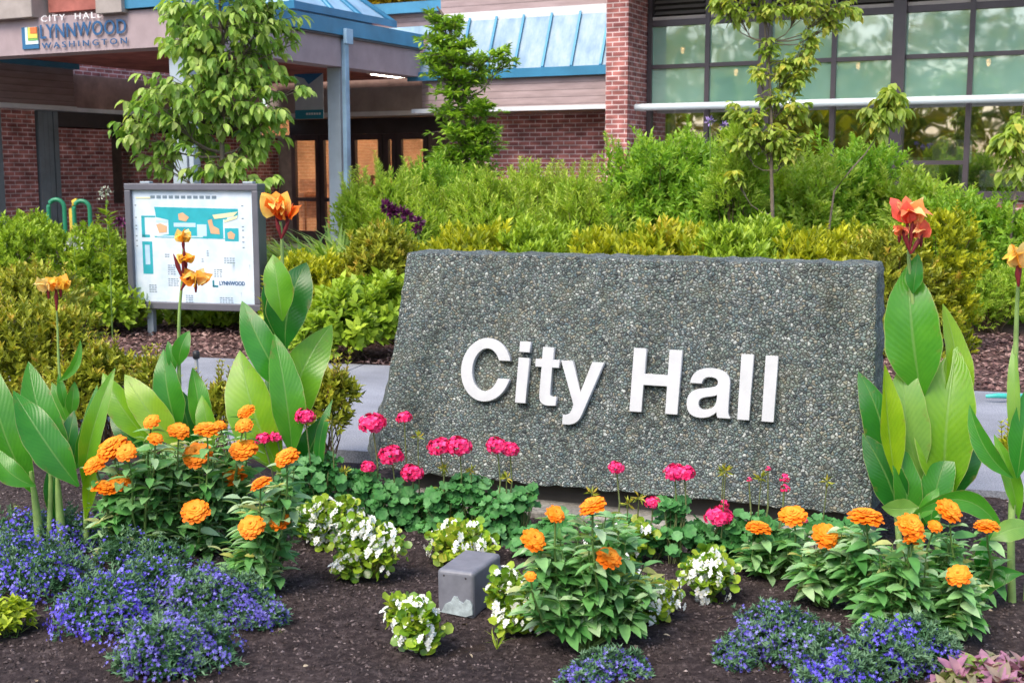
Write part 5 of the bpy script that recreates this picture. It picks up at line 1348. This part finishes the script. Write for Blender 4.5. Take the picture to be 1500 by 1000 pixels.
def zin(label, base, flowers, fill, Yb=None, seed=0, group='orange zinnias', lsize=.088):
    """fill: list of (px,py,rx,ry) leafy regions"""
    g0 = ground(*base); Y = Yb or g0.y; g0 = Vector((g0.x, Y, 0)) if Yb is None else Vector((at(base[0], base[1], Y).x, Y, 0))
    t = thing('zinnia_plant', tuple(g0), label, 'zinnia', group); mb = MB(); cl = Cloud()
    tg = []
    for (px, py, r_) in flowers:
        yy = Y - random.uniform(.06, .20); p = at(px, py, yy); tg.append((p, 0))
        nrm = Vector((random.uniform(-.5, .5), random.uniform(-.85, .0), 1)).normalized()
        q = nrm.to_track_quat('Z', 'Y')
        sc = r_ * mpp(yy) * 1.0
        link_mesh('flower', random.choice(ZM), t, loc=p, rot=q, scale=(sc, sc, sc * .95))
        rb_ = nrm * 0; tg[-1] = (p - nrm * sc * .02, 1)
    for (px, py, rx, ry) in fill:
        c = at(px, py, Y); k = mpp(Y)
        for _ in range(max(4, int(rx * ry / 80))):
            d = Vector(rand_dirs(1)[0]); rr = random.random() ** .4
            p = c + Vector((d.x * rx * k * rr, d.y * rx * k * rr, d.z * ry * k * rr))
            if p.z > .05: tg.append((p, 0))
    for p, isf in tg:
        low = Vector((g0.x + (p.x - g0.x) * .6 + random.uniform(-.04, .04), g0.y + (p.y - g0.y) * .6, p.z * .45))
        pts = [g0 + Vector((random.uniform(-.02, .02), random.uniform(-.02, .02), -.01)), low, low.lerp(p, .55) + Vector((random.uniform(-.015, .015), random.uniform(-.015, .015), 0)), p]
        mb.tube(pts, [.006, .005, .004, .0035] if isf else [.005, .004, .003, .002], 5, cap=False)
        L_ = (p - pts[1]).length; nn = max(2, int(L_ / .055)) + 1
        for k_ in range(nn + 1):
            f = 1 - k_ / nn * .95 if not isf else .88 - k_ / nn * .85
            q = pts[1].lerp(p, max(0, f)); a0 = k_ * 1.57 + random.random() * .5
            for s_ in (0, math.pi):
                side = np.array([math.cos(a0 + s_), math.sin(a0 + s_), 0])
                ax = unit(side + np.array([0, 0, random.uniform(-.2, .75)]))
                cl.add(LF_ZIN, [tuple(q)], ax, unit(np.array([0, 0, 1.]) + side * -.1 + RNG.normal(size=3) * .25), lsize * random.uniform(.65, 1.15) * (1 if k_ else .75), min(1, random.random() * .7 + (.3 if k_ == 0 and not isf else 0)))
    cl.build('leaves', M_zl, t); mb.build('stems', M_zs, t); return t
zin('zinnia with touching orange heads beside the thick canna stems', (205, 822), [(165, 655, 26), (185, 662, 16), (138, 680, 18), (152, 713, 19), (175, 706, 16), (222, 617, 13), (228, 642, 12)],
    [(185, 700, 45, 40), (215, 760, 60, 45), (175, 745, 40, 35), (230, 665, 45, 30), (200, 800, 50, 30)])
zin('leafy zinnia with a low orange head in its middle, second from the left canna clump', (283, 815), [(262, 630, 16), (303, 628, 19), (288, 665, 22), (286, 748, 21)], [(285, 700, 55, 45), (300, 775, 50, 40), (260, 665, 40, 25), (265, 735, 50, 40), (255, 800, 40, 30)])
zin('tall zinnia with four stacked orange heads in front of the central canna', (345, 800), [(360, 602, 14), (357, 622, 13), (356, 657, 21), (343, 694, 20), (322, 622, 10)], [(345, 690, 45, 35), (350, 740, 45, 40), (330, 650, 30, 20)])
zin('zinnia with two orange heads low over the soil at the right of the left cluster', (385, 868), [(382, 707, 17), (420, 668, 19), (368, 770, 20), (409, 764, 17)], [(385, 740, 42, 35), (385, 810, 45, 42), (420, 710, 25, 30), (350, 820, 35, 30)])
zin('single zinnia with pale stem standing right of the grey floodlight', (858, 948), [(782, 790, 20), (814, 752, 15), (868, 740, 22), (892, 816, 20), (777, 843, 9)], [(850, 800, 55, 40), (850, 865, 75, 40), (895, 775, 40, 28), (805, 810, 40, 35), (915, 855, 50, 40), (790, 865, 40, 35)])
zin('zinnia with two orange heads nearest the slab\'s right half', (1135, 850), [(1111, 772, 19), (1161, 754, 21)], [(1120, 810, 40, 30), (1160, 800, 40, 35)])
zin('zinnia with one tilted orange head left of the largest head', (1205, 885), [(1211, 784, 22)], [(1205, 825, 40, 38), (1190, 860, 25, 20), (1225, 800, 35, 25)])
zin('zinnia with the largest orange head at the foot of the tall canna', (1270, 905), [(1268, 756, 26)], [(1262, 810, 45, 38), (1275, 860, 45, 35), (1250, 780, 30, 25)])
zin('zinnia with two stacked flat orange heads below the pale canna leaf', (1300, 945), [(1334, 768, 21), (1339, 788, 17)], [(1320, 830, 45, 35), (1290, 900, 50, 35), (1330, 870, 40, 35)])
zin('zinnia with one low round orange head near the right edge', (1400, 940), [(1404, 842, 19)], [(1395, 880, 48, 35), (1400, 850, 40, 30)])
zin('zinnia with a high orange head between the two right cannas', (1385, 900), [(1391, 747, 21), (1370, 770, 11)], [(1380, 800, 38, 40), (1360, 840, 40, 30)])
zin('zinnia with a flat orange head beside the edge canna stalk', (1440, 880), [(1446, 770, 19)], [(1435, 820, 25, 40)])

# --- geraniums
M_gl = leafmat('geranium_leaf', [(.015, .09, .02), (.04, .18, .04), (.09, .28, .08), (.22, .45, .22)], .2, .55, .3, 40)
M_gp = rndmat('geranium_petal', [(.50, .0, .05), (.75, .006, .10), (.85, .03, .17), (.9, .10, .28)], .55, .2)
M_gs = plain('geranium_stem', (.16, .19, .07), .7, .3, 20)
def geranium_head(seed, n=85):
    rg = np.random.default_rng(seed); cl = Cloud(); d = unit(rg.normal(size=(n, 3)) + np.array([0, 0, .35])); d[:, 2] = np.abs(d[:, 2]) * .9 - .25
    d = unit(d); P = d * rg.uniform(.45, .88, n)[:, None]
    a = np.cross(d, [.3, .2, .9]); a = unit(a); b = np.cross(d, a)
    for k in range(5):
        t = k * 1.257 + rg.random(n) * .3
        s_ = a * np.cos(t)[:, None] + b * np.sin(t)[:, None]
        cl.add(LF_OVAL_W, P, unit(s_ + d * .3), d, .30 * rg.uniform(.8, 1.15, n), np.clip(.3 + rg.random(n) * .7, 0, 1))
    return cl.mesh('geranium_head', M_gp)
LF_OVAL_W = leaf_tpl(.85, 1, .1, .1)
GM = [geranium_head(i + 40) for i in range(4)] + [geranium_head(90, 30)]
LF_GER = round_tpl(15, .09, .2)
def geranium(label, base, heads, mounds, Yb, seeds=()):
    g0 = at(base, 600, Yb); g0 = Vector((g0.x, Yb, 0)); t = thing('geranium_plant', tuple(g0), label, 'geranium', 'pink geraniums at the foot of the slab'); mb = MB(); cl = Cloud()
    for px, py, r_ in heads:
        p = at(px, py, Yb - .05); sc = r_ * mpp(Yb) * 1.0
        me = GM[4] if r_ < 10 else random.choice(GM[:4])
        link_mesh('flower_head', me, t, loc=p, rot=Vector((random.uniform(-.2, .2), random.uniform(-.5, -.1), 1)).normalized().to_track_quat('Z', 'Y'), scale=(sc * 1.08, sc, sc * .88))
        b_ = Vector((g0.x + (p.x - g0.x) * .8, Yb, .12)); mb.tube([b_, b_.lerp(p, .5) + Vector((.012, 0, 0)), p], [.0045, .0035, .0035], 5)
    for px, py in seeds:
        p = at(px, py, Yb - .06); b_ = Vector((p.x, Yb, .15)); mb.tube([b_, p], [.003, .0025], 4)
        d = rand_dirs(14, .4); cs = Cloud(); cs.add(LF_NARROW, np.array(tuple(p)) + d * .002, d, rand_dirs(14), .035, RNG.random(14)); cs.build('seed_head', M_azo, t)
    for (px, py, rx, ry) in mounds:
        ry *= .8; py += 16 if px > 700 else 8
        c = at(px, py, Yb); k = mpp(Yb); n = int(rx * ry / 17) + 16
        d = rand_dirs(n, .35); rr = RNG.uniform(.35, 1.05, n)
        P = np.array(tuple(c)) + d * np.array([rx * k, rx * k * .8, ry * k]) * rr[:, None]
        P[:, 2] = np.maximum(P[:, 2], .03)
        nr = unit(d * .6 + np.array([0, -.45, .7]) + RNG.normal(size=(n, 3)) * .3)
        ax = unit(np.cross(nr, RNG.normal(size=(n, 3))))
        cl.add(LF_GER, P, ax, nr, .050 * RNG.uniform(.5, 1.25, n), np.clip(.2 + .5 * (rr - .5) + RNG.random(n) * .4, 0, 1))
        for q in P[::5]: mb.tube([(c.x + (q[0] - c.x) * .3, c.y + (q[1] - c.y) * .3, .03), tuple(q)], .0022, 3, cap=False)
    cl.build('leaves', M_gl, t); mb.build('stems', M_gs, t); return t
geranium('geranium with a single high crimson head before the central canna', 455, [(447, 610, 16), (385, 643, 13), (405, 640, 11)], [(465, 690, 40, 45), (430, 720, 35, 40), (480, 740, 40, 40)], 5.35, [(486, 615)])
geranium('geranium with five pink heads overlapping the slab\'s left slope', 570, [(545, 620, 21), (592, 612, 13), (573, 667, 20), (539, 684, 12), (604, 693, 18)], [(550, 725, 50, 40), (595, 735, 42, 38), (520, 700, 30, 30), (600, 765, 40, 26), (520, 760, 30, 24)], 5.4, [(612, 640), (505, 690)])
geranium('geranium with one wide pink double head below the letter C', 660, [(644, 655, 19), (673, 654, 20)], [(655, 735, 45, 45), (690, 715, 40, 35), (700, 765, 40, 26), (640, 770, 30, 22)], 5.3, [(650, 686), (690, 690)])
geranium('geranium with a bright pink head below the letter t', 735, [(728, 653, 17), (747, 658, 14)], [(735, 745, 45, 48), (765, 720, 25, 25), (745, 785, 36, 22)], 5.2, [(742, 700)])
geranium('low geranium with one small pink head left of the orange zinnia heads by the footing', 830, [], [(820, 760, 38, 22), (780, 775, 30, 25)], 4.95, [(867, 722)])
geranium('geranium with two small pink heads in front of the dark gap', 920, [(903, 685, 13), (956, 736, 13)], [(925, 765, 38, 32), (960, 785, 36, 32)], 4.85, [(920, 738), (936, 728)])
geranium('geranium with two large pink heads one above the other, before the slab\'s right half', 1000, [(988, 692, 18), (1003, 694, 17), (1052, 757, 22), (1060, 738, 9)], [(1000, 765, 44, 34), (1040, 785, 46, 32), (985, 725, 20, 18), (1075, 800, 30, 22)], 4.8, [(1060, 690)])
geranium('sparse geranium with a tiny fading pink head before the slab\'s right corner', 1115, [(1149, 700, 9), (1149, 715, 9), (1125, 686, 5), (1097, 702, 5)], [(1100, 760, 42, 28), (1140, 780, 42, 30)], 4.75, [(1115, 700), (1063, 690)])
geranium('low flowerless geranium between orange zinnias at the slab\'s right corner', 1205, [(1178, 762, 6)], [(1200, 760, 40, 22), (1240, 770, 30, 22)], 4.8, [(1212, 705)])

# --- begonias
M_bl = leafmat('begonia_leaf', [(.08, .20, .02), (.22, .40, .03), (.42, .56, .05), (.50, .50, .08)], .3, .3, .6, 25)
M_bw = rndmat('begonia_petal', [(.70, .74, .70), (.80, .82, .80), (.85, .86, .84)], .5, .3)
M_by = rndmat('begonia_centre', [(.70, .55, .08), (.8, .65, .1)], .6, .2)
def begonia_flower(seed):
    rg = np.random.default_rng(seed); cl = Cloud()
    for c_ in range(3):
        off = rg.normal(size=3) * np.array([.55, .55, .3]); d = unit(rg.normal(size=3) * .5 + np.array([0, -.3, 1]))
        a = unit(np.cross(d, [.3, .9, .1])); b = np.cross(d, a)
        for k in range(4):
            t = k * 1.5708 + rg.random() * .2; s_ = a * math.cos(t) + b * math.sin(t)
            cl.add(LF_OVAL_W, [off], s_ + d * .15, d, np.array([[.9 if k % 2 else .6] * 3]) * .95, rg.random())
        cl.add(LF_SMALL, [off + d * .05] * 4, rg.normal(size=(4, 3)) * .5 + d, rg.normal(size=(4, 3)), .22, rg.random(4), 1)
    return cl.mesh('begonia_flower', [M_bw, M_by])
BM_ = [begonia_flower(i) for i in range(5)]
def begonia(label, px, py, r, nfl, tone=0.0, ry=None):
    ry = (ry or r); g0 = ground(px, py + ry * .72); r *= 1.2; ry *= 1.18; Y = g0.y; t = thing('begonia_plant', (g0.x, Y, 0), label, 'begonia', 'white flowered begonias'); k = mpp(Y)
    c = np.array([g0.x, Y, max(at(px, py, Y).z, ry * k * .6)]); n = int(r * ry / 5.5) + 40
    sb_ = [(0, 0, 0, .72)] + [(random.uniform(-.6, .6), random.uniform(-.5, .5), random.uniform(-.35, .55), random.uniform(.32, .55)) for _ in range(5)]
    ix = RNG.integers(0, 6, n); SB = np.array(sb_)[ix]
    d = rand_dirs(n, .25); rr = RNG.uniform(.3, 1.1, n); P = c + (SB[:, :3] + d * SB[:, 3:4] * rr[:, None]) * np.array([r * k, r * k * .85, ry * k]); P[:, 2] = np.maximum(P[:, 2], .012)
    nr = unit(d * .5 + np.array([0, -.35, .8]) + RNG.normal(size=(n, 3)) * .35); ax = unit(d + RNG.normal(size=(n, 3)) * .4)
    cl = Cloud(); cl.add(LF_BEG, P, ax, nr, .034 * RNG.uniform(.5, 1.3, n), np.clip(RNG.random(n) * .75 + tone, 0, 1)); cl.build('leaves', M_bl, t)
    mb = MB()
    for q in P[::6]: mb.tube([(c[0] + (q[0] - c[0]) * .2, c[1] + (q[1] - c[1]) * .2, 0), tuple(q)], .003, 4, cap=False)
    mb.build('stems', plain('begonia_stem', (.20, .22, .06), .5), t)
    for _ in range(int(nfl * 2.6)):
        d = Vector(rand_dirs(1, .5)[0]); 
        if d.y > .3: d.y *= -1
        q_ = random.choice(sb_); p = Vector(c) + Vector(((q_[0] + d.x * q_[3]) * r * k, (q_[1] + d.y * q_[3]) * r * k * .85, (q_[2] + d.z * q_[3]) * ry * k)) * random.uniform(1.0, 1.15); p.z = max(p.z, .02)
        s_ = random.uniform(.013, .024)
        link_mesh('flower', random.choice(BM_), t, loc=p, rot=(d + Vector((0, -.3, .6))).normalized().to_track_quat('Z', 'Y'), scale=(s_, s_, s_))
    return t
begonia('white begonia partly behind the rightmost left cluster zinnia', 475, 768, 40, 20, .0, 46)
begonia('small white begonia squeezed between the round begonia and the pink geraniums', 505, 765, 30, 10, .05)
begonia('round white begonia on the soil left of the floodlight', 545, 806, 48, 26, .0, 52)
begonia('white begonia with a tall white tuft under the wide pink geranium', 655, 748, 30, 9, .15, 24)
begonia('yellowish white begonia directly behind the floodlight', 668, 795, 50, 14, .2, 28)
begonia('smallest white begonia alone on the soil in front of the floodlight', 612, 920, 42, 17, .05)
begonia('white begonia touching the right side of the floodlight', 768, 884, 44, 26, .0, 50)
begonia('white begonia tucked behind the right half of the single zinnia', 938, 876, 46, 24, .1, 48)
begonia('yellow leaved begonia showing between the single zinnia leaves', 900, 800, 45, 12, .2, 40)
begonia('white begonia between the geraniums and the bare soil at centre right', 1035, 848, 46, 20, .0)

# --- lobelia mats
M_ll = leafmat('lobelia_leaf', [(.03, .11, .04), (.08, .20, .10), (.18, .31, .20)], .2, .6, .2, 20)
M_lf = rndmat('lobelia_petal', [(.03, .02, .26), (.075, .05, .48), (.13, .10, .64), (.26, .25, .70)], .6, .2)
M_lv = rndmat('lobelia_pale_petal', [(.06, .04, .30), (.13, .11, .46), (.23, .23, .55)], .6, .2)
STAR = ([(0, 0, 0)] + [(math.cos(a) * r_, math.sin(a) * r_, .12 if r_ > .5 else .03) for a, r_ in [(k * math.pi / 5, 1 if k % 2 == 0 else .38) for k in range(10)]], [(0, i, i % 10 + 1) for i in range(1, 11)])
def lobelia(label, blobs, mat, nf, nl, fsz=.0074):
    g0 = ground(blobs[0][0], blobs[0][1] + blobs[0][3] * .4); t = thing('lobelia_plant', (g0.x, g0.y, 0), label, 'lobelia', 'blue lobelia mats')
    B = []
    for px, py, rx, ry, *h in blobs:
        g_ = ground(px, py + ry * .25); k = mpp(g_.y); hh = h[0] * 1.2 if h else .13
        B.append((g_.x, g_.y, hh * .25, rx * k, ry * k * 2.1, hh))
    P, Dd, r_ = blob_points(B, nl, .7, random.random() * 9, -.2, .22); P[:, 2] = np.maximum(P[:, 2], .008)
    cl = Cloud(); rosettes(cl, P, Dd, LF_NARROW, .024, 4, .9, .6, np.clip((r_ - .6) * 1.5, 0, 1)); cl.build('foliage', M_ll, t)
    P, Dd, r_ = blob_points(B, nf, 1.0, 1.0, -.1, .22); P[:, 2] = np.maximum(P[:, 2], .015); P += Dd * .008
    patch = np.sin(P[:, 0] * 17 + 1) * np.sin(P[:, 1] * 13 + 2) + RNG.normal(size=nf) * .7 > -.3
    P, Dd = P[patch], Dd[patch]; n = len(P)
    nn = unit(Dd + np.array([0, -.4, .3]) + RNG.normal(size=(n, 3)) * .45)
    cf = Cloud(); cf.add(STAR, P, unit(np.cross(nn, RNG.normal(size=(n, 3)))), nn, fsz * RNG.uniform(.7, 1.25, n), RNG.random(n))
    tag(cf.build('blossoms', mat, t), kind='stuff'); return t
lobelia('blue lobelia mat below the thick canna stems at the left edge', [(50, 800, 75, 26), (110, 805, 50, 24)], M_lf, 2600, 1500)
lobelia('blue lobelia mat touching the left picture edge, above the lime plant', [(70, 862, 70, 30), (20, 840, 40, 30)], M_lf, 2400, 1400)
lobelia('mostly green lobelia with few blue flowers under the leftmost zinnia', [(235, 850, 52, 22), (180, 830, 40, 20)], M_lf, 420, 1300)
lobelia('dense violet blue lobelia mat, largest of the left group', [(165, 915, 78, 36, .12), (215, 890, 60, 26, .12)], M_lf, 4200, 1800)
lobelia('violet lobelia mat reaching towards the bare soil left of the floodlight', [(335, 908, 62, 28, .11), (285, 900, 50, 30, .12), (390, 915, 30, 14, .06)], M_lv, 3600, 1700)
lobelia('pale violet lobelia mat nearest the bottom edge at left', [(265, 965, 80, 30, .10), (230, 985, 60, 20)], M_lv, 3600, 1800)
lobelia('grey blue lobelia mat at the bottom right of the bare soil', [(1140, 955, 70, 26, .11), (1180, 975, 60, 24, .09), (1075, 975, 30, 16, .06)], M_lv, 2900, 2200)
lobelia('deep blue lobelia mat under the low zinnia leaves at bottom right', [(1335, 965, 60, 26, .09), (1290, 985, 50, 20)], M_lf, 2600, 1500)
lobelia('faint blue lobelia patch cut by the bottom edge right of centre', [(900, 985, 50, 14, .05), (860, 1000, 40, 12, .04)], M_lv, 1200, 700)
lobelia('blue lobelia strip along the bottom edge between the right mats', [(1230, 1002, 60, 18, .07)], M_lf, 1500, 900)
# --- coleus
M_cl = leafmat('coleus_lime_leaf', [(.20, .32, .02), (.38, .50, .03), (.52, .60, .06)], .3, .5, .3, 30)
M_cpu = leafmat('coleus_purple_leaf', [(.10, .24, .04), (.24, .36, .08), (.36, .16, .28), (.42, .20, .34), (.26, .38, .10)], .3, .5, .3, 30)
def coleus(label, px, py, rx, ry, mat, n, sz):
    g0 = ground(px, py + ry * .8); t = thing('coleus_plant', (g0.x, g0.y, 0), label, 'coleus'); k = mpp(g0.y)
    P, Dd, r_ = blob_points([(g0.x, g0.y, ry * k * .5, rx * k, rx * k * .9, ry * k)], n, .8, 2, -.1); P[:, 2] = np.maximum(P[:, 2], .01)
    cl = Cloud(); rosettes(cl, P, Dd, LF_ZIN, sz, 4, 1.0, .9, RNG.random(n)); cl.build('leaves', mat, t)
    mb = MB(); stems(mb, Vector((g0.x, g0.y, 0)), [P[i] for i in range(0, n, 8)], .003); mb.build('stems', M_zs, t)
coleus('lime green coleus at the lower left picture edge', 5, 905, 42, 36, M_cl, 130, .04)
coleus('purple and green coleus cut by the lower right corner', 1465, 1000, 75, 30, M_cpu, 110, .065)
# weeds and litter
M_dry = rndmat('dry_leaf', [(.20, .12, .07), (.38, .27, .17), (.50, .42, .30)], .8, .2)
n = 60; X_ = RNG.uniform(-1.8, 2.4, n); Y_ = RNG.uniform(3.6, 5.4, n); an = RNG.uniform(0, 6.28, n)
cl = Cloud(); cl.add(LF_ZIN, np.c_[X_, Y_, np.full(n, .022)], np.c_[np.cos(an), np.sin(an), RNG.normal(size=n) * .2], np.c_[RNG.normal(size=n) * .4, RNG.normal(size=n) * .4, np.ones(n)], RNG.uniform(.015, .045, n), RNG.random(n))
tag(cl.build('leaf_litter', M_dry), 'small dry leaves and twigs scattered on the bed soil', 'litter', kind='stuff')
for px, py, lb, r_ in ((728, 950, 'thin grass weed beside the white begonia right of the floodlight', .10), (410, 932, 'tiny grey green weed at the lobelia edge on bare soil', .04), (20, 745, 'low yellowish weed in the dark soil at the left edge', .06)):
    g0 = ground(px, py); n = 14; t = thing('weed', (g0.x, g0.y, 0), lb, 'weed'); d = rand_dirs(n, 1.6)
    cl = Cloud(); cl.add(BL_T, np.tile([g0.x, g0.y, 0], (n, 1)), d, rand_dirs(n), r_ * RNG.uniform(.5, 1.1, n), RNG.random(n)); cl.build('leaves', M_azl, t)

# wood across the street, seen only mirrored in the glazing
cl = Cloud(); mbw = MB()
for (x_, y_, h_, r_) in ((-24, -14, 9, 4), (-17, -17, 11, 4.5), (-10, -15, 8, 3.6), (-4, -18, 10, 4.2), (-13, -24, 13, 5), (-30, -20, 12, 5), (2, -22, 9, 4), (-34, -12, 11, 5), (-42, -9, 12, 5), (-38, -18, 12, 6), (-27, -19, 8, 5), (-20, -13, 5, 4), (-7, -14, 5, 3)):
    n = 1500; d_ = rand_dirs(n); rr = RNG.uniform(.4, 1.05, n)[:, None]
    P = np.array([x_, y_, h_ * .55]) + d_ * np.array([r_, r_, h_ * .42]) * rr
    cl.add(LF_OVALN, P, rand_dirs(n), rand_dirs(n), RNG.uniform(.5, 1.0, n), np.clip(RNG.random(n), 0, 1))
    mbw.tube([(x_, y_, 0), (x_, y_, h_ * .6)], [.3, .15], 6)
cl.add(([(-.3, 0, -.5), (.3, 0, -.5), (.3, 0, .5), (-.3, 0, .5)], [(0, 1, 2, 3)]), [(0, -60, -5)], [0, 1, 0], [0, 0, 1], .1, .5)
tag(cl.build('far_wood', M_azm), 'green and golden trees across the street mirrored in the windows', 'wood', kind='stuff')
